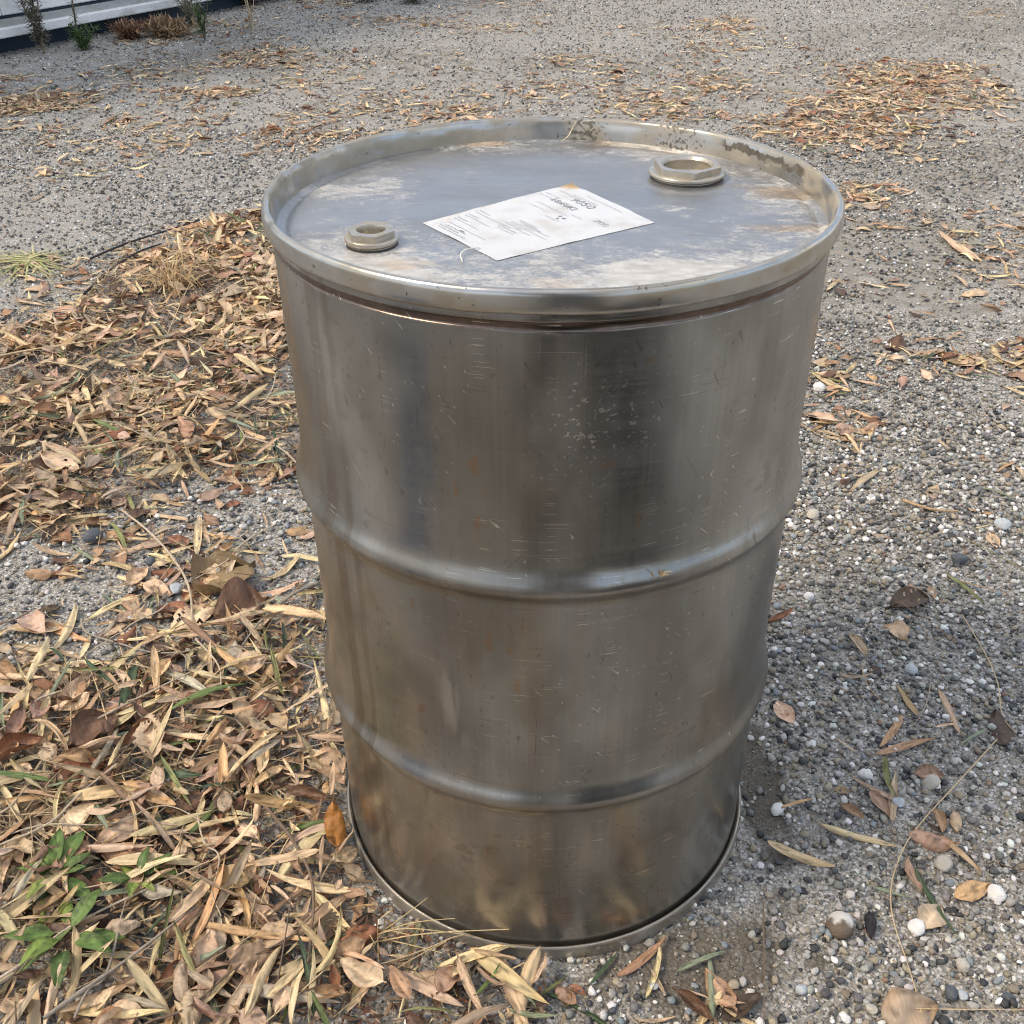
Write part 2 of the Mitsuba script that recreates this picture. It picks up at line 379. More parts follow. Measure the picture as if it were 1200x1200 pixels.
scene['skin'] = two({'type': 'principled', 'base_color': rgb(0.52, 0.34, 0.25), 'roughness': 0.5, 'specular': 0.4})
scene['hair_black'] = two({'type': 'principled', 'base_color': rgb(0.02, 0.017, 0.015), 'roughness': 0.45})
scene['phone_black'] = two({'type': 'principled', 'base_color': rgb(0.02, 0.02, 0.022), 'roughness': 0.2})
scene['added_sack_black'] = two({'type': 'principled', 'base_color': rgb(0.012, 0.012, 0.013), 'roughness': 0.35, 'specular': 0.4})
scene['blue_plastic'] = two({'type': 'principled', 'base_color': rgb(0.03, 0.17, 0.42), 'roughness': 0.35, 'specular': 0.5})

# ------------------------------------------------------------------ the yard: one sheet to the horizon
def spread(a0, a1, n, far):
    """Coordinates fine between a0 and a1, then ever coarser out to far."""
    mid = np.linspace(a0, a1, n)
    g = np.geomspace(0.06, far, 34)
    return np.concatenate([(a0 - g)[::-1], mid, a1 + g])


gx, gy = spread(-2.2, 2.2, 120, 300), spread(-1.2, 3.2, 120, 300)
X, Y = np.meshgrid(gx, gy, indexing='ij')
v = np.stack([X, Y, ground_height(X, Y)], -1).reshape(-1, 3)
put('gravel_ground', (v, grid_faces(len(gx), len(gy))), 'gravel_look', 'grey gravel yard with patches of bare soil under the drum and the leaves', kind='structure', smooth=True)

LITTER = [
 (1.00,[[-1.569,1.606],[-1.445,1.668],[-1.418,1.929],[-1.43,2.271],[-1.321,2.49],[-1.007,2.734],[-0.799,2.044],[-0.716,1.479],[-0.584,1.017],[-0.591,0.865],[-0.763,0.861],[-0.9,0.754],[-1.027,0.655],[-1.211,0.59],[-1.703,1.575]]),
 (1.00,[[-1.014,0.196],[-0.856,0.242],[-0.737,0.203],[-0.647,0.292],[-0.537,0.341],[-0.437,0.468],[-0.359,0.212],[-0.284,-0.058],[-0.226,-0.202],[-0.126,-0.275],[0.007,-0.307],[0.008,-0.435],[-0.689,-0.456]]),
 (0.26,[[-1.211,0.59],[-1.027,0.655],[-0.9,0.754],[-0.763,0.861],[-0.553,0.865],[-0.421,0.468],[-0.537,0.341],[-0.647,0.292],[-0.737,0.203],[-0.856,0.242],[-1.014,0.196]]),
 (0.10,[[-1.948,2.184],[-1.43,2.271],[-1.418,1.929],[-1.445,1.668],[-1.654,1.576]]),
 (0.90,[[-3.439,5.26],[-2.878,5.134],[-2.445,4.588],[-2.344,4.21],[-2.551,4.037],[-2.729,3.795]]),
 (0.70,[[-2.75,5.253],[-2.577,5.556],[-2.218,5.499],[-2.002,5.198],[-2.253,4.902],[-2.485,4.753]]),
 (0.50,[[-2.171,4.392],[-1.869,4.899],[-1.641,4.747],[-1.658,4.298],[-1.921,4.036]]),
 (0.80,[[-2.922,7.088],[-2.565,7.396],[-1.779,6.203],[-1.466,5.758],[-1.776,5.494],[-2.339,5.633]]),
 (0.40,[[-1.321,4.243],[-1.117,4.296],[-1.025,3.795],[-1.193,3.75]]),
 (0.40,[[-1.982,3.795],[-1.791,3.954],[-1.676,3.645],[-1.822,3.502]]),
 (1.00,[[0.911,3.796],[1.135,4.289],[1.403,4.668],[1.757,5.21],[2.222,5.656],[2.535,5.321],[2.437,4.976],[1.932,4.377],[1.628,4.032],[1.376,3.51],[1.144,3.442],[0.955,3.606]]),
 (0.80,[[1.128,3.13],[1.318,3.017],[1.354,2.855],[1.186,2.634],[1.035,2.576]]),
 (0.80,[[-0.109,5.475],[0.284,5.846],[0.39,5.344],[0.202,4.82],[-0.029,4.996]]),
 (0.50,[[-0.465,4.481],[-0.03,5.041],[0.063,4.615],[-0.36,4.205]]),
 (0.35,[[-1.421,4.036],[-0.987,4.426],[-0.381,4.538],[-0.024,4.204],[-0.965,3.795],[-1.216,3.504]]),
 (0.70,[[0.827,7.195],[1.298,7.463],[1.427,6.704],[0.983,5.951],[0.749,6.318]]),
 (0.40,[[0.201,4.778],[1.055,5.337],[1.057,4.201],[0.474,4.168]]),
 (0.60,[[-1.771,7.67],[-0.044,7.176],[-0.041,6.663],[-1.518,6.981]]),
 (0.70,[[-2.869,9.039],[-0.057,9.051],[-0.051,8.119],[-1.129,7.873],[-2.479,7.821]]),
 (0.50,[[0.938,1.588],[1.091,1.63],[1.36,1.54],[1.299,1.385],[1.022,1.404],[0.922,1.443]]),
 (0.40,[[1.496,2.704],[1.89,2.807],[1.612,2.111],[1.487,2.208],[1.381,2.302]]),
 (0.30,[[0.687,1.502],[0.8,1.401],[0.774,1.125],[0.603,0.889],[0.556,0.888]]),
 (0.04,[[0.431,0.079],[0.817,0.125],[0.671,-0.24],[0.498,-0.233],[0.414,-0.114]]),
 (0.55,[[0.007,-0.313],[0.134,-0.332],[0.236,-0.356],[0.245,-0.428],[0.008,-0.435]]),
 (0.30,[[2.891,7.939],[3.315,7.927],[3.117,7.336],[2.717,7.346]]),
 (0.12,[[-0.041,6.663],[1.6,7.374],[1.897,5.995],[1.155,4.771],[-0.027,4.576]]),
 (0.10,[[-2.603,3.873],[-1.565,5.242],[-1.244,6.043],[-0.473,6.031],[-0.488,4.782],[-1.335,4.207],[-2.127,2.83]]),
 (0.03,[[0.731,2.295],[1.689,2.305],[0.788,0.053],[0.319,0.041]]),
 (0.25,[[-1.3,-0.55],[-0.1,-0.62],[0.0,-1.0],[-0.3,-1.7],[-1.5,-1.7]]),
]

LITTER = [(d, np.array(w)) for d, w in LITTER]


def litter_at(x, y):
    out = np.zeros(np.shape(x))
    for d, w in LITTER[:2]:
        out = np.maximum(out, d * inside(w, x, y))
    return out


# ------------------------------------------------------------------ gravel: real stones
rng = np.random.default_rng(11)
ICO = trimesh.creation.icosphere(subdivisions=0)
OCT = (np.array([[1, 0, 0], [-1, 0, 0], [0, 1, 0], [0, -1, 0], [0, 0, 1], [0, 0, -1.0]]),
       np.array([[0, 2, 4], [2, 1, 4], [1, 3, 4], [3, 0, 4], [2, 0, 5], [1, 2, 5], [3, 1, 5], [0, 3, 5]]))
STONE_TONES = np.array([(0.045, 0.048, 0.052), (0.078, 0.082, 0.087), (0.15, 0.15, 0.147), (0.23, 0.227, 0.218), (0.36, 0.355, 0.335), (0.52, 0.51, 0.485),
                        (0.72, 0.715, 0.70), (0.25, 0.215, 0.165), (0.34, 0.295, 0.225), (0.22, 0.255, 0.28), (0.27, 0.165, 0.12)])
STONE_SHARE = np.array([0.05, 0.075, 0.13, 0.17, 0.15, 0.11, 0.09, 0.075, 0.075, 0.04, 0.01])
STONE_SHARE = STONE_SHARE / STONE_SHARE.sum()


def stones(x, y, size, base, rng, sink=0.08):
    n = len(x)
    V, F = base
    V = V / np.linalg.norm(V, axis=1, keepdims=True)
    ax = np.stack([size, size * rng.uniform(0.6, 1.0, n), size * rng.uniform(0.45, 0.8, n)], -1)
    v = V[None] * (1 + rng.uniform(-0.28, 0.28, (n, len(V), 1))) * ax[:, None]
    tilt = rng.normal(0, 0.3, n)
    c, s = np.cos(tilt)[:, None], np.sin(tilt)[:, None]
    v[..., 0], v[..., 2] = v[..., 0] * c - v[..., 2] * s, v[..., 0] * s + v[..., 2] * c
    a = rng.uniform(0, 2 * PI, n)
    c, s = np.cos(a)[:, None], np.sin(a)[:, None]
    v[..., 0], v[..., 1] = v[..., 0] * c - v[..., 1] * s, v[..., 0] * s + v[..., 1] * c
    z = ground_height(x, y) + ax[:, 2] * (1 - 2 * sink) + rng.normal(0, 0.0010, n)
    v += np.stack([x, y, z], -1)[:, None]
    col = STONE_TONES[rng.choice(len(STONE_TONES), n, p=STONE_SHARE)] * rng.uniform(0.85, 1.15, (n, 1)) * rng.uniform(0.96, 1.04, (n, 3))
    f = F[None] + (np.arange(n) * len(V))[:, None, None]
    return v.reshape(-1, 3), f.reshape(-1, 3), np.repeat(col, len(V), 0)


def scatter(n, y0, y1, margin=0.2):
    """Points evenly over the part of the yard that this stretch of the view crosses."""
    y = rng.uniform(y0, y1, int(n * 1.0))
    half = 0.74 + 0.455 * (y + 0.4)
    keep = rng.uniform(0, 1, len(y)) < (half + margin) / (half.max() + margin)
    y, half = y[keep], half[keep]
    x = rng.uniform(-1, 1, len(y)) * (half + margin) - 0.045 * (y + 1.06)
    return x, y


def bare(x, y):
    """Where soil covers the stones (0 to 1): blotches, the muddy foot of the drum, the ground under the leaves."""
    p = np.stack([x, y, np.zeros_like(x)], -1)
    b = np.clip((meshkit.fbm(p * 1.6 + 5, 4, seed=21) - 0.57) / 0.10, 0, 1) * 0.6 * np.clip(1.4 - y / 5, 0.2, 1) * np.clip(0.35 + np.maximum(y, -x * 3) * 1.2, 0.25, 1)
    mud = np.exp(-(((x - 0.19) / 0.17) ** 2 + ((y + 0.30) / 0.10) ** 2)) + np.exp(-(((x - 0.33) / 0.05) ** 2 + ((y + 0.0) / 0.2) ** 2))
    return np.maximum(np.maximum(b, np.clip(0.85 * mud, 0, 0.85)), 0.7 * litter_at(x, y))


def bed(n, y0, y1, lo, hi, base, power):
    x, y = scatter(n, y0, y1)
    keep = (np.hypot(x, y) > 0.287) & (rng.uniform(0, 1, len(x)) > bare(x, y))
    x, y = x[keep], y[keep]
    size = lo + (hi - lo) * rng.uniform(0, 1, len(x)) ** power
    return stones(x, y, size, base, rng)


ico, octa = (np.array(ICO.vertices), np.array(ICO.faces)), OCT
beds = [bed(44000, -0.62, 0.70, 0.0026, 0.0078, ico, 1.9), bed(66000, -0.62, 0.8, 0.0014, 0.0030, octa, 1.0), bed(17000, 0.65, 1.15, 0.0034, 0.0085, ico, 1.9), bed(21000, 1.1, 1.75, 0.0034, 0.0088, octa, 1.9),
        bed(34000, 0.65, 1.8, 0.0022, 0.0040, octa, 1.0), bed(46000, 1.7, 4.0, 0.0040, 0.0092, octa, 1.7), bed(44000, 4.0, 9.0, 0.0050, 0.0105, octa, 1.5)]
g = join(beds)
put('gravel', (g[0], g[1]), 'stone', 'mixed grey, white and tan gravel covering the yard', 'gravel', kind='stuff', smooth=True, color=g[2])

# pebbles one can pick out
PEBBLE_COLOR = {'white': (0.72, 0.71, 0.69), 'silver': (0.36, 0.35, 0.33), 'beige': (0.46, 0.43, 0.37), 'bluegrey': (0.42, 0.46, 0.49), 'slate': (0.085, 0.10, 0.115), 'pink': (0.40, 0.27, 0.21)}
SUB, SUB1 = trimesh.creation.icosphere(subdivisions=2), trimesh.creation.icosphere(subdivisions=1)


def pebble_mesh(r, seed, jag=0.22, base=SUB):
    V = np.array(base.vertices)
    k = 1 + jag * (meshkit.fbm(V * 1.1 + seed * 7.3, 3, seed=seed) - 0.5) * 2 + 0.05 * (meshkit.noise(V * 6 + seed, seed) - 0.5)
    q = np.random.default_rng(seed)
    return V * k[:, None] * np.array([1, q.uniform(0.75, 1.0), q.uniform(0.6, 0.85)]) * r, np.array(base.faces)


HERO_LEAVES = [
 ('bamboo_leaf', 'leaf', 'b', -0.596, -0.183, -0.467, -0.173, 0.0287, 'cream', 0.1, 'wide pale cream leaf lying level above the green weeds at the lower left'),
 ('leaf_sheath', 'leaf sheath', 'b', -0.426, -0.279, -0.27, -0.295, 0.0216, 'orange', 0.5, 'orange tan spear shaped sheath pointing right in the lower left litter'),
 ('bamboo_leaf', 'leaf', 'b', -0.37, -0.313, -0.403, -0.387, 0.0187, 'straw', 0.5, 'pale straw leaf folded like a hook near the bottom edge of the litter'),
 ('leaf_sheath', 'leaf sheath', 'b', -0.568, -0.4, -0.48, -0.337, 0.0184, 'tan', 0.5, 'long tan sheath lying beside the thick grey twig at the lower left'),
 ('oval_leaf', 'leaf', 'o', -0.4, -0.381, -0.413, -0.333, 0.0263, 'taupe', 0.2, 'grey brown pointed leaf standing upright in view at the bottom of the litter'),
 ('oval_leaf', 'leaf', 'o', -0.433, -0.382, -0.453, -0.317, 0.0242, 'taupe', 0.2, 'long grey brown leaf left of the pointed leaf at the bottom of the litter'),
 ('oval_leaf', 'leaf', 'o', -0.343, -0.37, -0.353, -0.329, 0.0333, 'brown', 0.1, 'round brown leaf at the bottom of the litter below the orange sheath'),
 ('bamboo_leaf', 'leaf', 'b', -0.329, -0.374, -0.292, -0.323, 0.0206, 'straw', 0.15, 'broad straw leaf slanting up right at the bottom edge below the drum'),
 ('green_leaf', 'leaf', 'b', -0.483, -0.357, -0.447, -0.399, 0.0171, 'sage', 0.1, 'grey green leaf cut by the bottom edge of the photo at the lower left'),
 ('oval_leaf', 'leaf', 'o', -0.551, -0.215, -0.475, -0.23, 0.0287, 'grey', 0.35, 'grey brown folded leaf resting on the middle green weed'),
 ('bamboo_leaf', 'leaf', 'b', -0.475, -0.137, -0.385, -0.152, 0.0184, 'pinktan', 0.25, 'pinkish tan narrow leaf in the litter right of the wide cream leaf'),
 ('oval_leaf', 'leaf', 'o', -0.628, -0.043, -0.527, -0.084, 0.0259, 'orange', 0.3, 'tan leaf with orange edges in the litter left of the drum foot'),
 ('oval_leaf', 'leaf', 'o', -0.455, -0.098, -0.468, -0.05, 0.0232, 'taupe', 0.05, 'small flat oval grey brown leaf left of the drum foot'),
 ('oval_leaf', 'leaf', 'o', -0.457, -0.027, -0.465, 0.01, 0.0242, 'taupe', 0.05, 'small round taupe leaf above the flat oval one left of the drum foot'),
 ('green_leaf', 'leaf', 'b', -0.588, -0.023, -0.504, -0.03, 0.0244, 'dgreen', 0.1, 'dark green narrow leaf half hidden in the litter left of the drum foot'),
 ('oak_leaf', 'leaf', 'r', -0.588, -0.007, -0.627, 0.096, 0.0577, 'lbrown', 0.25, 'large pale brown ragged leaf with holes in the litter left of the drum'),
 ('oval_leaf', 'leaf', 'o', -0.835, -0.008, -0.775, 0.042, 0.059, 'rust', 0.5, 'rusty brown rolled leaf at the left edge of the photo above the weeds'),
 ('oval_leaf', 'leaf', 'o', -0.73, 0.02, -0.675, 0.094, 0.0699, 'dbrown', 0.2, 'large dark brown leaf beside the thin stick at the left'),
 ('bamboo_leaf', 'leaf', 'b', -0.673, -0.037, -0.664, 0.067, 0.024, 'grey', 0.4, 'greyish curled leaf standing on edge left of the ragged leaf'),
 ('bamboo_leaf', 'leaf', 'b', -0.652, -0.029, -0.649, 0.053, 0.0173, 'straw', 0.4, 'straw coloured curled leaf beside the greyish one left of the ragged leaf'),
 ('oval_leaf', 'leaf', 'o', -0.28, -0.166, -0.295, -0.099, 0.0401, 'amber', 0.3, 'amber brown leaf leaning against the left side of the drum foot'),
 ('oval_leaf', 'leaf', 'o', -0.57, 0.534, -0.661, 0.437, 0.185, 'olivebrown', 0.12, 'big flat olive brown leaf on the gravel left of the lower drum ring'),
 ('oval_leaf', 'leaf', 'o', -0.508, 0.403, -0.601, 0.359, 0.1321, 'dbrown', 0.1, 'big flat dark brown leaf under the olive brown one left of the drum'),
 ('bamboo_leaf', 'leaf', 'b', -0.868, 0.392, -0.851, 0.255, 0.0279, 'cream', 0.15, 'cream leaf lying alone on the gravel patch at the left'),
 ('bamboo_leaf', 'leaf', 'b', -0.872, 0.282, -0.852, 0.154, 0.0295, 'cream', 0.3, 'cream leaf left of and below the lone cream leaf on the gravel patch'),
 ('bamboo_leaf', 'leaf', 'b', -0.725, 0.689, -0.687, 0.539, 0.0257, 'cream', 0.25, 'cream white leaf standing out beside the pale crooked twig'),
 ('oval_leaf', 'leaf', 'o', -0.794, 0.45, -0.774, 0.512, 0.0453, 'pinktan', 0.35, 'small folded tan leaf on the gravel patch left of the crooked twig'),
 ('oval_leaf', 'leaf', 'o', -0.728, 0.346, -0.687, 0.302, 0.025, 'brown', 0.2, 'brown leaf at the foot of the crooked twig on the gravel patch'),
 ('oval_leaf', 'leaf', 'o', -0.756, 0.278, -0.736, 0.331, 0.0381, 'rust', 0.5, 'curled red brown leaf on the gravel patch at the left'),
 ('oval_leaf', 'leaf', 'o', -0.512, 0.181, -0.539, 0.276, 0.0323, 'grey', 0.1, 'grey oval leaf with pointed tip left of the drum between its two rings'),
 ('oval_leaf', 'leaf', 'o', -0.5, 0.183, -0.469, 0.234, 0.0287, 'pinktan', 0.2, 'light pinkish leaf right of the grey oval leaf beside the drum'),
 ('bamboo_leaf', 'leaf', 'b', -0.655, 0.338, -0.552, 0.247, 0.0205, 'pinkbrown', 0.3, 'pinkish brown narrow leaf crossing the end of the crooked twig'),
 ('green_leaf', 'leaf', 'b', -0.689, 0.22, -0.681, 0.1, 0.0261, 'dgreen', 0.1, 'short dark green leaf on the gravel edge at the left'),
 ('green_leaf', 'leaf', 'b', -0.596, 0.104, -0.49, 0.173, 0.0205, 'green', 0.2, 'long green blade lying across the litter left of the drum'),
 ('leaf_sheath', 'leaf sheath', 'b', -0.335, 0.079, -0.388, 0.219, 0.0197, 'cream', 0.5, 'cream stick like sheath standing against the lower left side of the drum'),
 ('oval_leaf', 'leaf', 'o', -0.777, 0.097, -0.756, 0.181, 0.0444, 'pinktan', 0.5, 'folded tan brown leaf at the left beside the dark green one'),
 ('bamboo_leaf', 'leaf', 'b', 0.318, -0.105, 0.405, -0.147, 0.0246, 'lstraw', 0.15, 'straw yellow leaf on the gravel right of the drum foot'),
 ('bamboo_leaf', 'leaf', 'b', 0.398, -0.07, 0.5, -0.106, 0.0209, 'cream', 0.35, 'cream wavy leaf above the straw yellow one right of the drum foot'),
 ('bamboo_leaf', 'leaf', 'b', 0.35, -0.039, 0.399, -0.023, 0.0133, 'orange', 0.2, 'small orange leaf beside the white round pebble right of the drum'),
 ('oval_leaf', 'leaf', 'o', 0.434, -0.032, 0.466, -0.057, 0.0202, 'brown', 0.3, 'small brown leaf right of the orange one on the gravel'),
 ('oval_leaf', 'leaf', 'o', 0.486, -0.001, 0.504, -0.053, 0.0238, 'pinkbrown', 0.15, 'pinkish brown pointed leaf on the gravel right of the drum foot'),
 ('green_leaf', 'leaf', 'b', 0.523, 0.061, 0.516, -0.02, 0.0165, 'olive', 0.3, 'olive green leaf upright in view on the gravel at the right'),
 ('oval_leaf', 'leaf', 'o', 0.559, 0.031, 0.608, 0.027, 0.0308, 'pinkbrown', 0.15, 'oval brown leaf on the gravel near the right edge above the straw stem'),
 ('oval_leaf', 'leaf', 'o', 0.576, -0.028, 0.573, -0.077, 0.0263, 'brown', 0.4, 'cupped brown leaf at the bend of the long straw on the right'),
 ('oval_leaf', 'leaf', 'o', 0.506, -0.119, 0.514, -0.174, 0.0204, 'pinkbrown', 0.2, 'dull pinkish leaf under the long straw on the right'),
 ('oval_leaf', 'leaf', 'o', 0.548, -0.189, 0.614, -0.157, 0.0306, 'orange', 0.2, 'orange brown leaf with small holes near the right edge'),
 ('bamboo_leaf', 'leaf', 'b', 0.565, -0.079, 0.603, -0.147, 0.0167, 'tan', 0.5, 'narrow tan rolled leaf near the right edge above the holed leaf'),
 ('seed_pod', 'seed pod', 'b', 0.436, -0.204, 0.426, -0.252, 0.0202, 'black', 0.6, 'black oval seed pod on the gravel right of the silver stone'),
 ('green_leaf', 'leaf', 'b', 0.515, -0.141, 0.539, -0.247, 0.0123, 'dgreen', 0.25, 'long dark green blade on the gravel at the lower right'),
 ('green_leaf', 'leaf', 'b', 0.441, -0.166, 0.496, -0.189, 0.0089, 'sage', 0.1, 'small sage green blade on the gravel above the black pod'),
 ('green_leaf', 'leaf', 'b', 0.17, -0.307, 0.238, -0.275, 0.0094, 'sage', 0.2, 'sage green blade on the mud at the front right of the drum foot'),
 ('oval_leaf', 'leaf', 'o', 0.405, -0.363, 0.484, -0.341, 0.0618, 'taupe', 0.2, 'large grey brown leaf cut by the bottom edge at the lower right'),
 ('oval_leaf', 'leaf', 'o', 0.163, -0.329, 0.209, -0.371, 0.0269, 'dbrown', 0.5, 'dark brown curled leaf at the bottom edge right of the drum'),
 ('bamboo_leaf', 'leaf', 'b', 0.194, -0.348, 0.252, -0.346, 0.011, 'tan', 0.3, 'tan narrow leaf beside the dark curled one at the bottom edge'),
 ('oval_leaf', 'leaf', 'o', 0.641, 0.337, 0.608, 0.378, 0.0481, 'pinktan', 0.15, 'pale oval leaf with a dark spot on the gravel right of the drum middle'),
 ('oval_leaf', 'leaf', 'o', 0.625, 0.427, 0.714, 0.457, 0.053, 'umber', 0.4, 'dark brown crumpled leaf on the gravel right of the drum middle'),
 ('oval_leaf', 'leaf', 'o', 0.692, 0.511, 0.694, 0.456, 0.0267, 'pinkbrown', 0.15, 'small reddish leaf above the crumpled leaf on the gravel'),
 ('green_leaf', 'leaf', 'b', 0.768, 0.548, 0.809, 0.447, 0.0164, 'olive', 0.2, 'olive green blade on the gravel near the right edge'),
 ('oval_leaf', 'leaf', 'o', 0.398, 0.383, 0.459, 0.423, 0.02, 'rust', 0.4, 'red brown leaf partly hidden behind the right side of the drum'),
 ('bamboo_leaf', 'leaf', 'b', -0.084, -0.304, -0.03, -0.313, 0.0159, 'tan', 0.5, 'tan rolled leaf lying against the front of the drum foot'),
 ('oval_leaf', 'leaf', 'o', -0.125, -0.364, -0.099, -0.323, 0.0377, 'pinkbrown', 0.12, 'rounded pinkish brown leaf in front of the drum foot'),
 ('green_leaf', 'leaf', 'b', -0.08, -0.364, -0.049, -0.321, 0.0092, 'green', 0.2, 'green grass blade in front of the drum foot'),
 ('green_leaf', 'leaf', 'b', -0.045, -0.321, -0.003, -0.377, 0.0086, 'sage', 0.2, 'blue green grass blade in front of the drum foot'),
 ('leaf_sheath', 'leaf sheath', 'b', -0.564, -0.254, -0.63, -0.271, 0.0243, 'black', 0.5, 'black rotten bark strip between the green weeds at the lower left'),
 ('oval_leaf', 'leaf', 'o', -0.448, -0.209, -0.391, -0.207, 0.0484, 'ochre', 0.5, 'crumpled ochre leaf in the litter below the pinkish tan leaf'),
 ('oval_leaf', 'leaf', 'o', -0.565, -0.283, -0.518, -0.273, 0.0421, 'taupe', 0.6, 'crumpled grey brown leaf lump between the lower green weeds'),
 ('bamboo_leaf', 'leaf', 'b', 1.418, 2.247, 1.344, 2.492, 0.0522, 'pinktan', 0.2, 'pinkish tan leaf alone on the far gravel at the right edge'),
 ('bamboo_leaf', 'leaf', 'b', 0.688, 1.398, 0.763, 1.287, 0.0412, 'lstraw', 0.3, 'straw leaf beside the upper right side of the drum'),
 ('oval_leaf', 'leaf', 'o', 0.687, 1.067, 0.73, 1.122, 0.0289, 'pinkbrown', 0.1, 'rounded reddish leaf right of the upper drum side'),
]
HERO_STEMS = [
 ('twig', 'twig', [[-0.586, -0.408], [-0.547, -0.361], [-0.509, -0.317], [-0.451, -0.249]], np.float64(0.00302), 'twiggrey', 'thick grey twig running up from the lower left corner'),
 ('twig', 'twig', [[-0.415, -0.067], [-0.354, -0.133], [-0.307, -0.199], [-0.293, -0.26], [-0.288, -0.328]], np.float64(0.00265), 'twigbrown', 'brown bent twig running down the litter beside the drum foot'),
 ('twig', 'twig', [[-0.888, 0.7], [-0.819, 0.638], [-0.75, 0.565], [-0.668, 0.451], [-0.625, 0.305], [-0.575, 0.243], [-0.54, 0.2], [-0.528, 0.157]], np.float64(0.00246), 'twigpale', 'pale crooked twig lying across the gravel patch left of the drum'),
 ('twig', 'twig', [[-0.431, 0.46], [-0.465, 0.385], [-0.504, 0.308], [-0.518, 0.256]], np.float64(0.00308), 'twiggrey', 'straight grey stick touching the left side of the drum'),
 ('twig', 'twig', [[-0.744, 0.042], [-0.682, 0.106], [-0.618, 0.167], [-0.56, 0.214]], np.float64(0.00216), 'twigpale', 'thin straight stick pointing to the dark green leaf at the left'),
 ('straw_stem', 'straw', [[0.712, 0.104], [0.631, 0.023], [0.549, -0.058], [0.506, -0.107], [0.46, -0.195], [0.465, -0.306], [0.46, -0.377]], np.float64(0.00104), 'straw', 'long bent straw stem running down the gravel at the right'),
 ('straw_stem', 'straw', [[0.457, -0.345], [0.521, -0.344], [0.597, -0.343]], np.float64(0.00079), 'straw', 'straight straw stem lying level at the lower right'),
 ('straw_stem', 'straw', [[0.296, -0.202], [0.282, -0.292], [0.267, -0.378]], np.float64(0.00088), 'twigbrown', 'thin brown stem running straight down right of the drum foot'),
 ('straw_stem', 'straw', [[0.757, 0.791], [0.807, 0.75], [0.86, 0.751]], np.float64(0.00272), 'tan', 'curved tan stem on the gravel right of the drum'),
 ('straw_stem', 'straw', [[0.756, 0.407], [0.767, 0.249], [0.734, 0.151], [0.748, 0.117]], np.float64(0.00097), 'straw', 'fine straw stem curving along the right edge'),
 ('straw_stem', 'straw', [[-0.716, -0.298], [-0.64, -0.293], [-0.566, -0.29]], np.float64(0.00095), 'straw', 'straw stem lying level above the lowest green weed'),
 ('straw_stem', 'straw', [[-0.711, -0.309], [-0.647, -0.276], [-0.582, -0.241]], np.float64(0.00096), 'straw', 'straw stem slanting up above the green weeds at the lower left'),
 ('straw_stem', 'straw', [[-0.749, -0.122], [-0.682, -0.164], [-0.614, -0.231], [-0.57, -0.29]], np.float64(0.00081), 'twiggrey', 'thin arching grey stem over the green weeds'),
 ('straw_stem', 'straw', [[-0.039, -0.327], [-0.012, -0.311], [0.014, -0.294]], np.float64(0.00109), 'straw', 'short pale straw in front of the drum foot'),
 ('twig', 'twig', [[-1.436, 1.901], [-1.429, 1.987], [-1.429, 2.068], [-1.372, 2.202], [-1.312, 2.286]], np.float64(0.00477), 'black', 'black twig lying on the upper left leaf pile'),
 ('twig', 'twig', [[-1.529, 2.201], [-1.473, 2.327], [-1.369, 2.461], [-1.274, 2.575]], np.float64(0.0037), 'black', 'thin dark twig along the top of the upper left leaf pile'),
 ('straw_stem', 'straw', [[-0.779, 0.023], [-0.631, 0.001], [-0.485, -0.1]], np.float64(0.00086), 'twigbrown', 'thin brown stem crossing the litter at the left'),
 ('straw_stem', 'straw', [[-1.474, 1.414], [-1.357, 1.469], [-1.199, 1.556]], np.float64(0.00262), 'straw', 'straw stem along the top of the left litter'),
 ('straw_stem', 'straw', [[-1.245, 1.365], [-1.199, 1.556], [-1.173, 1.657]], np.float64(0.00219), 'olive', 'greenish stem slanting over the left litter'),
 ('straw_stem', 'straw', [[-1.046, 1.421], [-1.103, 1.837], [-1.143, 2.205]], np.float64(0.00158), 'straw', 'dry stem rising through the upper left leaf pile'),
 ('straw_stem', 'straw', [[-1.089, 1.13], [-1.066, 1.245], [-0.983, 1.559]], np.float64(0.00166), 'tan', 'tan stem slanting through the left litter'),
]
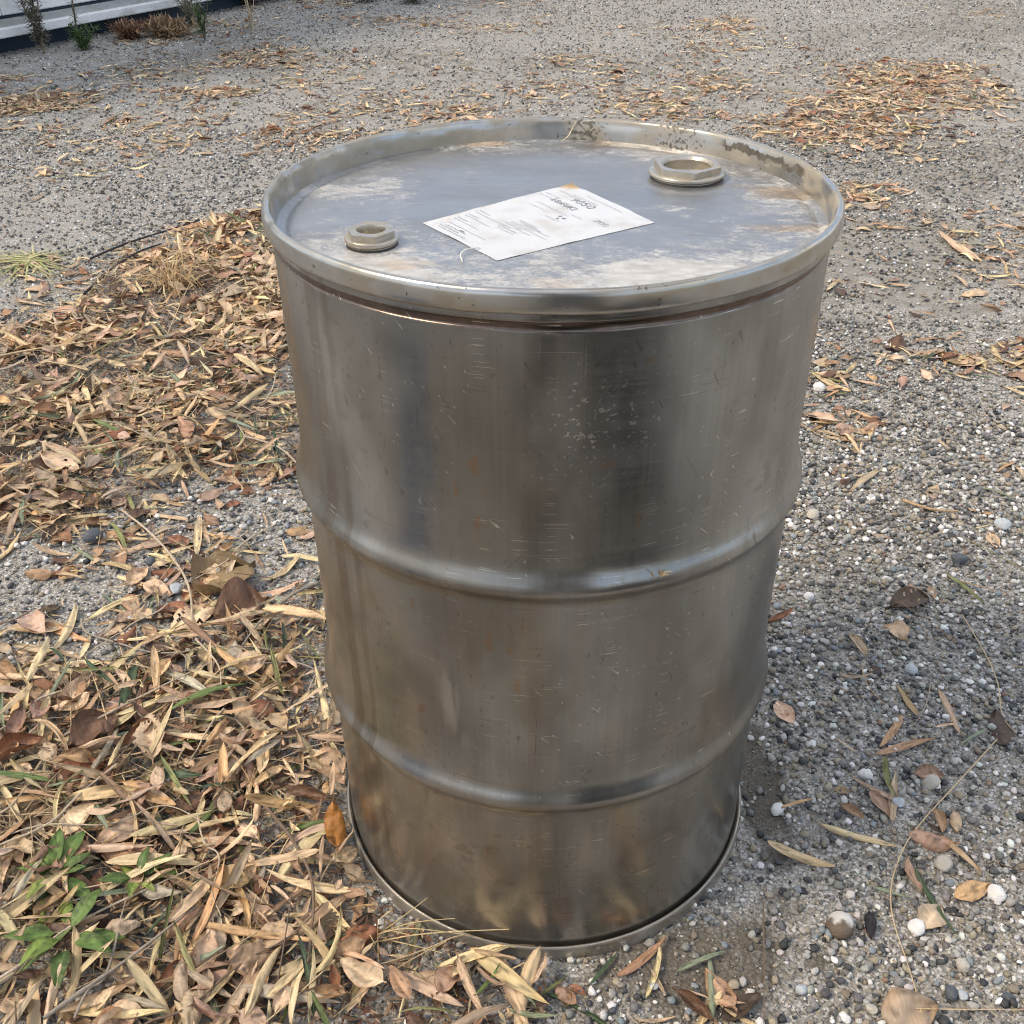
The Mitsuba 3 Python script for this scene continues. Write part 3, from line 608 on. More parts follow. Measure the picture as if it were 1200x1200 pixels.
HERO_STONES = [
 (0.346, -0.036, np.float64(0.012), 'white', 'round white pebble on the gravel beside the drum foot'),
 (0.392, -0.236, np.float64(0.0185), 'silver', 'large silvery grey stone with a muddy lower half right of the drum foot'),
 (0.616, -0.174, np.float64(0.0127), 'white', 'white stone beside the holed orange brown leaf'),
 (0.493, -0.228, np.float64(0.0118), 'white', 'jagged white stone right of the black pod'),
 (0.49, 0.03, np.float64(0.0104), 'white', 'whitish stone above the pinkish pointed leaf'),
 (0.584, 0.017, np.float64(0.0136), 'beige', 'beige stone below the oval brown leaf at the right'),
 (0.525, -0.022, np.float64(0.0089), 'bluegrey', 'pale blue stone below the olive green leaf'),
 (0.559, -0.128, np.float64(0.0131), 'beige', 'pale stone under the narrow tan rolled leaf'),
 (0.509, -0.32, np.float64(0.0095), 'slate', 'dark grey stone above the level straw at the lower right'),
 (0.577, -0.325, np.float64(0.0079), 'slate', 'dark grey stone at the right end of the level straw'),
 (0.497, 0.475, np.float64(0.0097), 'white', 'small white stone beside the right side of the drum'),
 (0.559, 0.744, np.float64(0.0135), 'beige', 'pale stone right of the upper drum ring'),
 (0.627, 0.267, np.float64(0.011), 'bluegrey', 'pale blue grey stone right of the lower drum half'),
 (0.81, 0.584, np.float64(0.0151), 'slate', 'dark slate stone on the gravel near the right edge'),
 (0.938, 0.711, np.float64(0.0159), 'bluegrey', 'pale blue white stone at the right edge'),
 (-0.918, 0.609, np.float64(0.0209), 'slate', 'large blue grey stone on the gravel patch at the left'),
 (-0.778, 0.539, np.float64(0.011), 'slate', 'small slate stone beside the crooked twig'),
 (-0.702, 0.454, np.float64(0.0139), 'bluegrey', 'pale blue stone touching the crooked twig'),
 (-0.212, -0.25, np.float64(0.0096), 'white', 'white stone in the litter against the drum foot'),
 (-0.653, 0.219, np.float64(0.0103), 'bluegrey', 'pale stone on the gravel patch above the long green blade'),
 (-0.539, 0.102, np.float64(0.0083), 'slate', 'small dark round stone in the litter left of the lower drum ring'),
 (0.369, -0.356, np.float64(0.0073), 'white', 'white stone at the bottom edge left of the large leaf'),
 (0.405, -0.344, np.float64(0.0078), 'beige', 'pale stone left of the large grey brown leaf'),
 (0.536, -0.28, np.float64(0.0098), 'beige', 'pale grey stone above the level straw'),
 (0.523, -0.322, np.float64(0.0069), 'bluegrey', 'blue white stone beside the dark grey one at the lower right'),
 (0.324, -0.322, np.float64(0.0074), 'bluegrey', 'blue grey oval stone at the bottom right of the drum'),
 (0.801, 1.17, np.float64(0.0104), 'slate', 'blue grey stone right of the upper drum side'),
 (0.692, 1.314, np.float64(0.0175), 'white', 'white stone beside the straw leaf at the upper right of the drum'),
 (0.702, 1.113, np.float64(0.0143), 'pink', 'pinkish stone right of the upper drum side'),
 (0.423, 0.091, np.float64(0.0067), 'white', 'small white stone above the white round pebble'),
]

for i, (x, y, r, ck, lab) in enumerate(HERO_STONES):
    V, F = pebble_mesh(r, i + 3, 0.12 if 'round white' in lab else 0.42)
    a = rng.uniform(0, 6.28)
    V = V @ np.array([[math.cos(a), math.sin(a), 0], [-math.sin(a), math.cos(a), 0], [0, 0, 1]])
    c = np.tile(PEBBLE_COLOR[ck], (len(V), 1)) * (0.86 + 0.28 * meshkit.fbm(V * 160 + i, 3, seed=i))[:, None]
    if ck == 'silver':      # dried mud sticks to the lower half
        mud = np.clip((meshkit.fbm(V * 110, 4, seed=2) * 1.6 - 0.5 + (-V[:, 1] - V[:, 2]) / r * 0.5 - 0.1) * 14, 0, 1)[:, None]
        c = c * 1.6 * (1 - mud) + np.array([0.13, 0.10, 0.075]) * mud
    V = V + [x, y, ground_height(x, y) + r * 0.55]
    one('pebble', (V, F), 'stone', lab, 'pebble', smooth=True, color=c)

# and the next largest stones of the near gravel, each its own
TONE_NAME = [('white', (0.55, 0.54, 0.52)), ('pale grey', (0.44, 0.435, 0.42)), ('mid grey', (0.22, 0.22, 0.215)), ('dark slate', (0.075, 0.083, 0.092)), ('tan', (0.33, 0.28, 0.21)), ('blue grey', (0.24, 0.28, 0.31))]
px_, py_ = scatter(5200, -0.5, 1.3)
ok = (np.hypot(px_, py_) > 0.31) & (litter_at(px_, py_) < 0.5) & (rng.uniform(0, 1, len(px_)) > bare(px_, py_) * 0.8)
px_, py_ = px_[ok][:232], py_[ok][:232]
for i, (x, y) in enumerate(zip(px_, py_)):
    nm, col = TONE_NAME[rng.choice(6, p=[0.08, 0.2, 0.26, 0.24, 0.12, 0.10])]
    r = rng.uniform(0.0048, 0.0085)
    V, F = pebble_mesh(r, 100 + i, 0.42, SUB1)
    a = rng.uniform(0, 6.28)
    V = V @ np.array([[math.cos(a), math.sin(a), 0], [-math.sin(a), math.cos(a), 0], [0, 0, 1]])
    c = np.tile(col, (len(V), 1)) * (0.84 + 0.32 * meshkit.fbm(V * 220 + i, 3, seed=i))[:, None]
    where = ('in the gravel toward the lower right corner' if y < -0.05 else 'in the gravel right of the drum' if y < 0.62 else 'in the gravel beyond the drum at right') if x > 0 else \
            ('in the gravel patch left of the drum' if y < 0.7 else 'beyond the left leaf litter')
    one('pebble', (V + [x, y, ground_height(x, y) + r * 0.5], F), 'stone', f'{nm} pebble {where}', 'pebble', f'{nm} pebbles {where}', smooth=True, color=c)

# ------------------------------------------------------------------ the drum
H, RC, RB = 0.9022, 0.2925, 0.2845
drum = thing('steel_drum', 'dented stained stainless steel drum standing on the gravel', 'drum')


def dents(r, z, A):
    x, y = np.cos(A), np.sin(A)
    p = np.stack([x * 2.2, y * 2.2, z * 5.5], -1)
    d = 0.0030 * (meshkit.fbm(p + 3, 3, seed=31) - 0.5) + 0.0012 * (meshkit.fbm(p * 3.5 + 3, 2, seed=33) - 0.5)
    fade = np.clip((H - 0.045 - z) / 0.05, 0, 1) * np.clip((z - 0.03) / 0.05, 0, 1)
    for a0, z0, wa, wz, k in ((-1.95, 0.41, 0.10, 0.06, -0.0022), (-1.55, 0.70, 0.14, 0.05, -0.0016), (-0.72, 0.12, 0.12, 0.05, -0.0028), (-2.3, 0.50, 0.07, 0.03, -0.0018), (-1.2, 0.45, 0.05, 0.10, -0.0010)):
        d = d + k * np.exp(-(((A - (a0 % (2 * PI))) / wa) ** 2 + ((z - z0) / wz) ** 2))
    return r + d * fade, z + 0.0008 * (meshkit.noise(np.stack([x * 4, y * 4, z], -1), 7) - 0.5)


def hoop(z, zc):
    s = z - zc
    return np.where(s > 0, 0.0080 * np.exp(-(s / 0.0165) ** 2) + 0.0028 * np.exp(-(s / 0.040) ** 2), 0.0108 * np.exp(-(s / 0.0135) ** 2))


zz = np.unique(np.concatenate([np.linspace(0.045, H - 0.046, 90), *[np.linspace(c - 0.035, c + 0.045, 44) for c in (0.2945, 0.5965)]]))
body = np.stack([RB + hoop(zz, 0.2955) + hoop(zz, 0.5980), zz], -1)
low = chaikin([(0.2835, 0.010), (0.2835, 0.018), (0.2838, 0.026), (0.2848, 0.034), (RB, 0.044)], 2)
top = chaikin([(RB, H - 0.0455), (RB, H - 0.0415), (0.2846, H - 0.0385), (0.2832, H - 0.0375), (0.2830, H - 0.0335), (0.2834, H - 0.0305), (0.2862, H - 0.0298), (0.2868, H - 0.0285), (0.2868, H - 0.0240), (0.2866, H - 0.0215)], 2)
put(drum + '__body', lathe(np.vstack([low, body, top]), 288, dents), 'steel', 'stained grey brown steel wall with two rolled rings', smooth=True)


def rim_dents(r, z, A):
    d = 0.0016 * (meshkit.fbm(np.stack([np.cos(A) * 5, np.sin(A) * 5, z * 20], -1), 3, seed=41) - 0.5)
    dz = 0.0016 * (meshkit.fbm(np.stack([np.cos(A) * 4, np.sin(A) * 4, z * 0 + 5], -1), 3, seed=43) - 0.5)
    for a0, w, k, kz in ((2.98, 0.030, -0.0014, -0.0012), (3.55, 0.045, -0.0016, -0.0025), (3.02, 0.02, 0.001, 0.0015), (0.22, 0.03, -0.0016, -0.001), (1.43, 0.05, 0.0, -0.0022)):
        b = np.exp(-((A - a0) / w) ** 2)
        d, dz = d + k * b, dz + kz * b
    return r + d, z + dz


def bead(x):
    return chaikin(x, 3)


chime = bead([(0.2862, H - 0.0215), (0.2895, H - 0.0222), (0.2916, H - 0.0205), (RC, H - 0.0165), (RC, H - 0.0095), (0.2918, H - 0.0035), (0.2893, H - 0.0003), (0.2860, H - 0.0003), (0.2836, H - 0.0030), (0.2822, H - 0.0085), (0.2812, H - 0.0165), (0.2806, H - 0.0240), (0.2800, H - 0.0300)])
put(drum + '__top_rim', lathe(chime, 360, rim_dents), 'chime', 'rolled top rim with soot specks and a peeled run of old coating', smooth=True)
foot = bead([(0.2836, 0.013), (0.2850, 0.018), (0.2866, 0.0240), (0.2888, 0.0275), (0.2912, 0.0270), (RC, 0.0235), (RC, 0.012), (RC, 0.004), (0.2914, 0.0), (0.289, -0.0012), (0.284, -0.0012), (0.270, 0.004)][::-1])
put(drum + '__bottom_rim', lathe(foot, 384), 'foot_rim', smooth=True)

rr_ = np.concatenate([np.linspace(0.0005, 0.268, 90), np.linspace(0.270, 0.2806, 16)])
A_ = np.arange(320) * 2 * PI / 320
R2, A2 = np.meshgrid(rr_, A_, indexing='ij')
LZ = H - 0.0272
lx, ly = R2 * np.cos(A2), R2 * np.sin(A2)


def lid_z(x, y):
    r = np.hypot(x, y)
    p = np.stack([np.asarray(x) * 5.0, np.asarray(y) * 5.0, np.zeros_like(np.asarray(x, float))], -1)
    z = LZ + 0.0020 * (meshkit.fbm(p + 2, 3, seed=51) - 0.5) * np.clip((0.27 - r) / 0.04, 0, 1)
    z = z - 0.0016 * np.exp(-((r - 0.271) / 0.004) ** 2) + 0.0012 * np.exp(-((r - 0.2815) / 0.004) ** 2)
    d = np.hypot(np.asarray(x) - 0.153, np.asarray(y) - 0.110)
    return z + 0.0013 / (1 + np.exp((d - 0.056) / 0.0012))


put(drum + '__lid', (np.stack([lx, ly, lid_z(lx, ly)], -1).reshape(-1, 3), grid_faces(len(rr_), 320, True)), 'lid_steel', 'recessed flat lid with white mineral bloom and rust tints', smooth=True)

# the two bungs: ring, gasket, six sided plug with a cup


def shifted(vf, x, y, z, turn=0.0):
    v, f = vf
    c, s = math.cos(turn), math.sin(turn)
    v = np.asarray(v, float) @ np.array([[c, s, 0], [-s, c, 0], [0, 0, 1]])
    return v + [x, y, z], f


def bung(name, x, y, R, rc, hh, turn, lab):
    base = float(lid_z(np.array([x]), np.array([y]))[0])
    put(f'{drum}__{name}', shifted(lathe(chaikin([(R * 0.86, -0.004), (R * 0.93, 0.0012), (R * 0.90, 0.0030), (R * 0.97, 0.0040), (R, 0.0056), (R * 0.995, 0.0078), (R * 0.95, 0.0090), (R * 0.84, 0.0092), (rc, 0.0088), (rc, -0.002)], 2), 96), x, y, base), 'fitting', lab, smooth=True)
    k = f'{drum}__{name}'
    put(k + '__gasket', shifted(lathe([(R * 0.80, -0.001), (R * 0.945, -0.001), (R * 0.945, 0.0022), (R * 0.80, 0.0022)], 96), x, y, base), 'rubber', smooth=35)
    hexa = m3.CrossSection([[(R * 0.90 * math.cos(turn + i * PI / 3), R * 0.965 * math.sin(turn + i * PI / 3)) for i in range(6)]])
    hexa = hexa.offset(-0.004, m3.JoinType.Round, circular_segments=24).offset(0.004, m3.JoinType.Round, circular_segments=24)
    plug = m3.Manifold.extrude(hexa, hh).translate((0, 0, 0.0092))
    neck = m3.Manifold.cylinder(0.005, R * 0.78, R * 0.78, 64).translate((0, 0, 0.0055))
    bev = m3.Manifold.cylinder(hh * 2, R * 1.01, R * 0.86, 96).translate((0, 0, 0.0092))
    cup = m3.Manifold.cylinder(0.05, rc, rc * 1.04, 96).translate((0, 0, -0.004)) + m3.Manifold.cylinder(hh, rc * 1.0, rc * 1.2, 96).translate((0, 0, 0.0092 + hh * 0.45))
    m = (((plug ^ bev) + neck) - cup).translate((x, y, base))
    put(k + '__plug', m, 'fitting', smooth=30)
    put(k + '__cup', shifted(lathe(chaikin([(0.0004, 0.0002), (rc * 0.72, 0.0002), (rc * 0.76, 0.0022), (rc * 0.83, 0.0024), (rc * 0.88, 0.0004), (rc * 0.985, 0.0004), (rc * 0.985, 0.0105)], 2)[::-1], 96), x, y, base), 'fitting', smooth=True)


bung('large_bung', 0.153, 0.112, 0.0430, 0.0265, 0.0066, PI / 2 + 0.12, 'large brass toned screw plug with a hollow middle at the far right of the lid')
bung('small_bung', -0.1695, -0.109, 0.0262, 0.0128, 0.0058, PI / 2 + 0.35, 'small screw plug near the left front of the lid')

# the paper label glued on the lid; corners L (left), B (front), R (right), T (far)
PL, PB, PR, PT = (np.array(q) for q in ((-0.128, -0.047), (-0.048, -0.153), (0.105, -0.043), (0.024, 0.090)))
nu, nv = 56, 42
U, V_ = np.meshgrid(np.linspace(0, 1, nu), np.linspace(0, 1, nv), indexing='ij')


def on_label(u, v, lift=0.0):
    """u runs down the sheet from its top edge (T to R) to its bottom edge (L to B), v along the lines of print."""
    u, v = np.asarray(u, float)[..., None], np.asarray(v, float)[..., None]
    q = (1 - u) * (1 - v) * PT + (1 - u) * v * PR + u * (1 - v) * PL + u * v * PB
    u, v = u[..., 0], v[..., 0]
    z = lid_z(q[..., 0], q[..., 1]) + 0.0005 + lift
    z = z + 0.0013 * np.clip(meshkit.fbm(np.stack([u * 9, v * 7, u * 0], -1), 2, seed=3) - 0.45, 0, 1)
    z = z + 0.006 * np.clip(1 - (u + v) / 0.16, 0, 1) ** 2
    return np.stack([q[..., 0], q[..., 1], z], -1)


P = on_label(U, V_)
far_corner = np.clip(1 - (U * 1.25 + V_) / 0.20, 0, 1) ** 1.5
P[..., :2] += (np.array([0.0, -0.020]) * far_corner[..., None] * 0.9)
colr = np.tile(np.array([0.55, 0.565, 0.58]), (nu, nv, 1))
tinge = np.clip((far_corner * 1.6 + 0.5 * (meshkit.fbm(np.stack([U * 14, V_ * 12, U * 0], -1), 3, seed=8) - 0.5) - 0.25) * 4, 0, 1)
edge = np.clip((meshkit.fbm(np.stack([U * 10, V_ * 10, U * 0 + 4], -1), 3, seed=6) - 0.58) * 7, 0, 1) * np.clip(1 - V_ / 0.12, 0, 1)
colr = colr * (1 - tinge[..., None]) + np.array([0.50, 0.37, 0.22]) * tinge[..., None]
colr = colr * (1 - 0.6 * edge[..., None]) + 0.6 * np.array([0.66, 0.50, 0.30]) * edge[..., None]
smudge = meshkit.fbm(np.stack([U * 6, V_ * 5, U * 0 + 9], -1), 4, seed=12)
colr = colr * (1 - 0.22 * np.clip((smudge - 0.55) * 4, 0, 1)[..., None] * np.array([0.6, 0.8, 1.0]))
f4 = grid_faces(nu, nv)
lab_v = P.reshape(-1, 3)
label_key = put(drum + '__paper_label', (np.vstack([lab_v, lab_v - [0, 0, 0.0003]]), np.vstack([f4, f4[:, ::-1] + nu * nv])), 'paper', 'white paper label with faded print and a brown stained far corner', smooth=False, color=np.tile(colr.reshape(-1, 3), (2, 1)))


def print_text(text, u, v, size, bold=False, slant=0.0):
    """Lettering laid on the sheet; u, v mark the foot of its first letter; size is the letter height in metres."""
    m = meshkit.text_mesh(text, size, 0.00012, bold)
    p = np.array(m.vertices)
    Lv, Lu = 0.148, 0.205
    q = on_label(u - p[:, 1] / Lu, v + (p[:, 0] + slant * p[:, 1]) / Lv, 0.00022)
    return np.column_stack([q[:, :2], q[:, 2] + p[:, 2]]), np.array(m.faces)


def print_bar(u, v, length, thick):
    a = np.array([(u, v), (u, v + length), (u + thick, v + length), (u + thick, v)])
    n = max(2, int(length * 40))
    t = np.linspace(0, 1, n)
    e = np.concatenate([on_label(u + 0 * t, v + t * length, 0.0003), on_label(u + thick + 0 * t, v + t * length, 0.0003)])
    i = np.arange(n - 1)
    f = np.concatenate([np.stack([i, i + n, i + 1], 1), np.stack([i + 1, i + n, i + n + 1], 1)])
    return e, f


put(label_key + '__lettering', print_text('9050', 0.175, 0.28, 0.0108, False, 0.12), 'ink_dark')
put(label_key + '__lettering', print_text('18:EUKI', 0.265, 0.19, 0.0082, False, 0.1), 'ink_dark')
put(label_key + '__lettering', print_text('200', 0.27, 0.74, 0.0080, False, 0.1), 'ink')
bars = [print_bar(u, v, l, 0.0042) for u, v, l in ((0.055, 0.30, 0.42), (0.245, 0.02, 0.40), (0.335, 0.17, 0.40), (0.385, 0.16, 0.22), (0.69, 0.06, 0.30), (0.76, 0.06, 0.34), (0.83, 0.07, 0.34), (0.885, 0.12, 0.50), (0.60, 0.50, 0.34), (0.635, 0.42, 0.44))]
lr = np.random.default_rng(5)
for u, v0, v1 in ((0.10, 0.22, 0.5), (0.125, 0.08, 0.3), (0.205, 0.05, 0.2), (0.42, 0.45, 0.6), (0.30, 0.55, 0.68), (0.57, 0.42, 0.62), (0.585, 0.45, 0.68), (0.615, 0.40, 0.66), (0.65, 0.38, 0.58), (0.665, 0.52, 0.7), (0.68, 0.36, 0.52), (0.70, 0.40, 0.6), (0.725, 0.44, 0.62), (0.915, 0.15, 0.42), (0.935, 0.12, 0.36), (0.955, 0.14, 0.5), (0.66, 0.06, 0.2), (0.735, 0.06, 0.2), (0.805, 0.07, 0.2)):
    v = v0
    while v < v1:      # words too small to read
        w = lr.uniform(0.008, 0.035)
        bars.append(print_bar(u + lr.uniform(0, 0.002), v, w, 0.008))
        v += w + lr.uniform(0.006, 0.014)
put(label_key + '__small_print', join(bars), 'ink', kind='stuff')
put(label_key + '__printed_mark', join([print_bar(0.36, 0.52, 0.022, 0.018), print_bar(0.365, 0.57, 0.03, 0.018), print_bar(0.395, 0.545, 0.02, 0.014), print_bar(0.905, 0.33, 0.05, 0.016)]), 'ink_dark')

# ------------------------------------------------------------------ the hut at the upper left
hut = thing('prefab_hut', 'white metal hut with a pale sill rail and dark base at the upper left corner', 'hut')
hd = np.array([0.82, 1.58]) / math.hypot(0.82, 1.58)
hang = math.degrees(math.atan2(hd[1], hd[0]))
HM = T().translate([-3.48, 5.87, 0]).rotate([0, 0, 1], hang)


def hut_part(name, m, bsdf, label=None):
    k = put(f'{hut}__{name}', m, bsdf, label, smooth=False)
    scene[k]['to_world'] = HM
    return k


# along x: the wall runs away; y positive: into the hut
hut_part('base', box(-2.5, 3.6, 0.15, 2.4, -0.1, 0.12), 'hut_navy', 'dark navy base set back under the wall')
hut_part('sill_rail', box(-2.6, 3.7, 0.0, 0.06, 0.105, 0.160, 0.006), 'hut_white')
hut_part('sill_ledge', box(-2.6, 3.7, 0.05, 0.10, 0.157, 0.203, 0.003), 'hut_grey')
hut_part('sill_channel', box(-2.6, 3.7, 0.075, 0.12, 0.200, 0.226), 'hut_navy')
for i in range(7):
    hut_part('wall_panel', box(-2.6 + i * 0.9, -2.6 + i * 0.9 + 0.893, 0.05, 0.11, 0.224, 2.45, 0.006), 'hut_white')
hut_part('wall_core', box(-2.58, 3.68, 0.112, 2.42, 0.118, 2.44), 'hut_white')
hut_part('roof', box(-2.75, 3.85, -0.1, 2.55, 2.452, 2.56, 0.01), 'hut_grey')

# ------------------------------------------------------------------ leaves
LEAF_COLOR = {'cream': (0.62, 0.50, 0.30), 'straw': (0.58, 0.465, 0.275), 'lstraw': (0.56, 0.43, 0.25), 'tan': (0.49, 0.365, 0.235), 'orange': (0.50, 0.325, 0.17), 'amber': (0.30, 0.13, 0.03),
              'ochre': (0.40, 0.29, 0.15), 'taupe': (0.36, 0.275, 0.195), 'grey': (0.34, 0.295, 0.225), 'brown': (0.31, 0.20, 0.12), 'lbrown': (0.48, 0.36, 0.24), 'pinktan': (0.53, 0.39, 0.265),
              'pinkbrown': (0.31, 0.20, 0.14), 'rust': (0.215, 0.10, 0.055), 'dbrown': (0.115, 0.065, 0.042), 'umber': (0.085, 0.06, 0.042), 'olivebrown': (0.19, 0.135, 0.07),
              'dgreen': (0.055, 0.085, 0.045), 'green': (0.13, 0.18, 0.06), 'sage': (0.21, 0.245, 0.165), 'olive': (0.20, 0.205, 0.085), 'black': (0.018, 0.016, 0.018)}
COLOR_WORD = {'cream': 'cream', 'straw': 'straw coloured', 'lstraw': 'straw yellow', 'tan': 'tan', 'orange': 'orange tan', 'taupe': 'grey brown', 'grey': 'greyish', 'brown': 'brown', 'lbrown': 'light brown',
              'pinktan': 'pinkish tan', 'pinkbrown': 'pinkish brown', 'rust': 'rusty brown', 'dbrown': 'dark brown', 'umber': 'blackish brown', 'dgreen': 'dark green', 'green': 'green', 'sage': 'sage green', 'olive': 'olive green', 'ochre': 'ochre'}


def leaf(kind, L, W, color, curl, rng, nu=14, nv=7):
    """A dry leaf along +x from its foot at the origin: outline by kind, folded and rolled across, bent and twisted along, blotched."""
    u = np.linspace(0, 1, nu)
    s = np.linspace(-1, 1, nv)
    if kind == 'b':
        w = u ** 0.55 * (1 - u) ** 0.85 / 0.545
    elif kind == 's':
        w = np.minimum(1, 0.75 + 0.6 * u) * np.clip((1 - u) * 1.6, 0, 1) ** 0.8
    else:
        t = np.clip((u - 0.10) / 0.90, 0, 1)
        w = np.maximum(np.sin(PI * t ** 0.85) ** 0.75, 0) * (1 - 0.10 * t)
        w = np.maximum(w, 0.035 * (u < 0.14))
        if kind == 'r':
            w = w * (0.80 + 0.20 * np.abs(np.sin(u * PI * 4.0)) + 0.08 * np.sin(u * 37.0))
    seed = int(rng.integers(1 << 20))
    U, S = np.meshgrid(u, s, indexing='ij')
    half = 0.5 * W * w[:, None] * (1 + 0.10 * (meshkit.noise(np.stack([U * 9, S * 0.8, U * 0], -1), seed) - 0.5) * np.abs(S))
    # roll across the blade by an angle, so that width is kept
    roll = curl * 2.6 * (0.55 + 0.9 * meshkit.noise(np.stack([U * 2.2, U * 0, U * 0 + 3], -1), seed + 1)) + 0.12
    ang = S * roll
    side = half * np.where(np.abs(ang) > 1e-4, np.sin(ang) / np.where(np.abs(roll) < 1e-4, 1, roll), S)
    up = half * (1 - np.cos(ang)) / np.maximum(roll, 1e-4) * (1 if rng.uniform() < 0.6 else -1)
    up = up + 0.10 * W * np.abs(S) * rng.normal(0.4, 0.5) * w[:, None]
    up = up + 0.24 * W * (meshkit.noise(np.stack([U * 4.5, S * 1.7, U * 0 + 8], -1), seed + 2) - 0.5)
    bend = rng.normal(0.0, 0.9) * (0.35 + curl)
    bow = rng.normal(0, 0.12) * (0.6 + curl)
    x = L * u
    z0 = L * bend * (u - 0.5) ** 2 * 0.55
    y0 = L * bow * (u - 0.5) ** 2
    tw = rng.normal(0, 0.6) * (0.4 + 1.6 * curl) * (u - 0.4)
    c, sn = np.cos(tw)[:, None], np.sin(tw)[:, None]
    yy, zz_ = side * c - up * sn, side * sn + up * c
    V = np.stack([np.repeat(x[:, None], nv, 1), yy + y0[:, None], zz_ + z0[:, None]], -1)
    base = np.array(color)
    blotch = meshkit.fbm(np.stack([U * (5 if kind == 'b' else 4), S * 1.8 + 4, U * 0], -1), 3, seed=seed + 3)
    stripe = meshkit.noise(np.stack([U * 1.5, S * 5.0, U * 0], -1), seed + 4)
    k = 1 + 0.75 * (blotch - 0.5) + (0.28 if kind in 'bs' else 0.12) * (stripe - 0.5)
    C = base * k[..., None]
    if kind in 'or' and nu > 18:      # side veins
        C = C * (1 + 0.22 * (np.cos((U - 0.20 * np.abs(S)) * 2 * PI * 8) ** 6)[..., None])
    mid = np.exp(-(S / 0.16) ** 2) * (0.20 if kind in 'or' else 0.10)
    C = C * (1 + mid[..., None])
    rim = np.clip((np.abs(S) - 0.62) / 0.38, 0, 1) * np.clip((blotch - 0.42) * 5, 0, 1)
    C = C * (1 - 0.35 * rim[..., None] * np.array([0.7, 1.0, 1.15]))
    spot = np.clip((meshkit.fbm(np.stack([U * 7, S * 3, U * 0 + 2], -1), 2, seed=seed + 5) - 0.66) * 9, 0, 1)
    C = C * (1 - 0.55 * spot[..., None])
    F = grid_faces(nu, nv)
    if kind == 'r' or (kind == 'o' and W > 0.045 and rng.uniform() < 0.4):      # eaten holes
        pick = rng.uniform(0, 1, len(F)) > 0.05
        F = F[pick]
    F = np.vstack([F[:, [0, 1, 2]], F[:, [0, 2, 3]]])
    return V.reshape(-1, 3), F, np.clip(C.reshape(-1, 3), 0.004, 1.6)


def lay(vfc, x, y, z, turn, pitch=0.0, rollx=0.0):
    V, F, C = vfc
    V = V - V.mean(0) * [1, 0, 0]
    cr, sr, cp, sp, ct, st = math.cos(rollx), math.sin(rollx), math.cos(pitch), math.sin(pitch), math.cos(turn), math.sin(turn)
    R = np.array([[ct, -st, 0], [st, ct, 0], [0, 0, 1]]) @ np.array([[cp, 0, -sp], [0, 1, 0], [sp, 0, cp]]) @ np.array([[1, 0, 0], [0, cr, -sr], [0, sr, cr]])
    return V @ R.T + [x, y, z], F, C


BANK = {}


def bank(kind, fine, rng):
    """Ready leaves of unit length and unit width in plain white, to be stretched, tinted and strewn."""
    if (kind, fine) not in BANK:
        q = np.random.default_rng(len(BANK) + 900)
        BANK[kind, fine] = [leaf(kind, 1.0, 0.16 if kind == 'b' else 0.52, (1.0, 1.0, 1.0), float(np.clip(abs(q.normal(0.10, 0.28)), 0.03, 0.65)), q, *((8, 4) if fine else (6, 3))) for _ in range(40)]
    lot = BANK[kind, fine]
    return lot[int(rng.integers(len(lot)))]


def quick_leaf(kind, L, W, color, fine, rng):
    V, F, C = bank(kind, fine, rng)
    w = W / (0.16 if kind == 'b' else 0.52)
    return V * [L, w * rng.choice([-1, 1]), (L + w) / 2], F, np.clip(C * color, 0.004, 0.9)


def pile(x, y):
    """How deep the leaves lie."""
    q = litter_at(np.atleast_1d(x), np.atleast_1d(y))
    n = meshkit.fbm(np.stack([np.atleast_1d(x) * 3.0, np.atleast_1d(y) * 3.0, np.zeros(len(np.atleast_1d(x)))], -1), 3, seed=17)
    return q * (0.008 + 0.030 * n)


def where_is(x, y, zone):
    if zone == 0:
        return 'in the upper left litter' if y < 0.95 else 'in the far left litter'
    if zone == 1:
        return 'in the lower left litter' if y < -0.12 else 'in the litter beside the lower drum'
    if zone == 2:
        return 'on the left gravel patch'
    if x > 0:
        return 'on the gravel by the drum foot' if y < 0.1 else 'on the gravel right of the drum' if y < 1.2 else 'in the drifts beyond the drum'
    return 'along the bottom edge' if y < 0 else 'in the left far drifts'


def seen_slant(x, y, turn):
    """How the leaf lies as one sees it."""
    e = np.array([math.cos(turn), math.sin(turn)])
    to = np.array([x - CAM[0], y - CAM[1]])
    to = to / np.hypot(*to)
    across, away = e @ np.array([to[1], -to[0]]), 0.55 * (e @ to)
    deg = math.degrees(math.atan2(away, across)) % 180
    return 'lying level' if deg < 22 or deg > 158 else 'slanting up right' if deg < 68 else 'slanting up left' if deg > 112 else 'pointing away'


hr = np.random.default_rng(3)
for name, cat, kind, x0, y0, x1, y1, W, ck, curl, lab in HERO_LEAVES:
    L = math.hypot(x1 - x0, y1 - y0)
    W = min(W, L * (0.24 if kind == 'b' else 1.25))
    if name == 'seed_pod':
        kind, W = 'o', L * 0.45
    if name == 'leaf_sheath':
        kind = 's'
    x, y = (x0 + x1) / 2, (y0 + y1) / 2
    m = leaf(kind, L, W, LEAF_COLOR[ck], curl, hr, 30, 9)
    pitch = 0.75 if 'leaning' in lab else hr.normal(0, 0.05)
    m = lay(m, x, y, 0, math.atan2(y1 - y0, x1 - x0), pitch, hr.normal(0, 0.12))
    z = float(ground_height(x, y)) + float(pile(x, y)[0]) + 0.008
    m[0][:, 2] += z - np.percentile(m[0][:, 2], 12)
    one(name, m[:2], 'leaf', lab, cat, smooth=True, color=m[2])

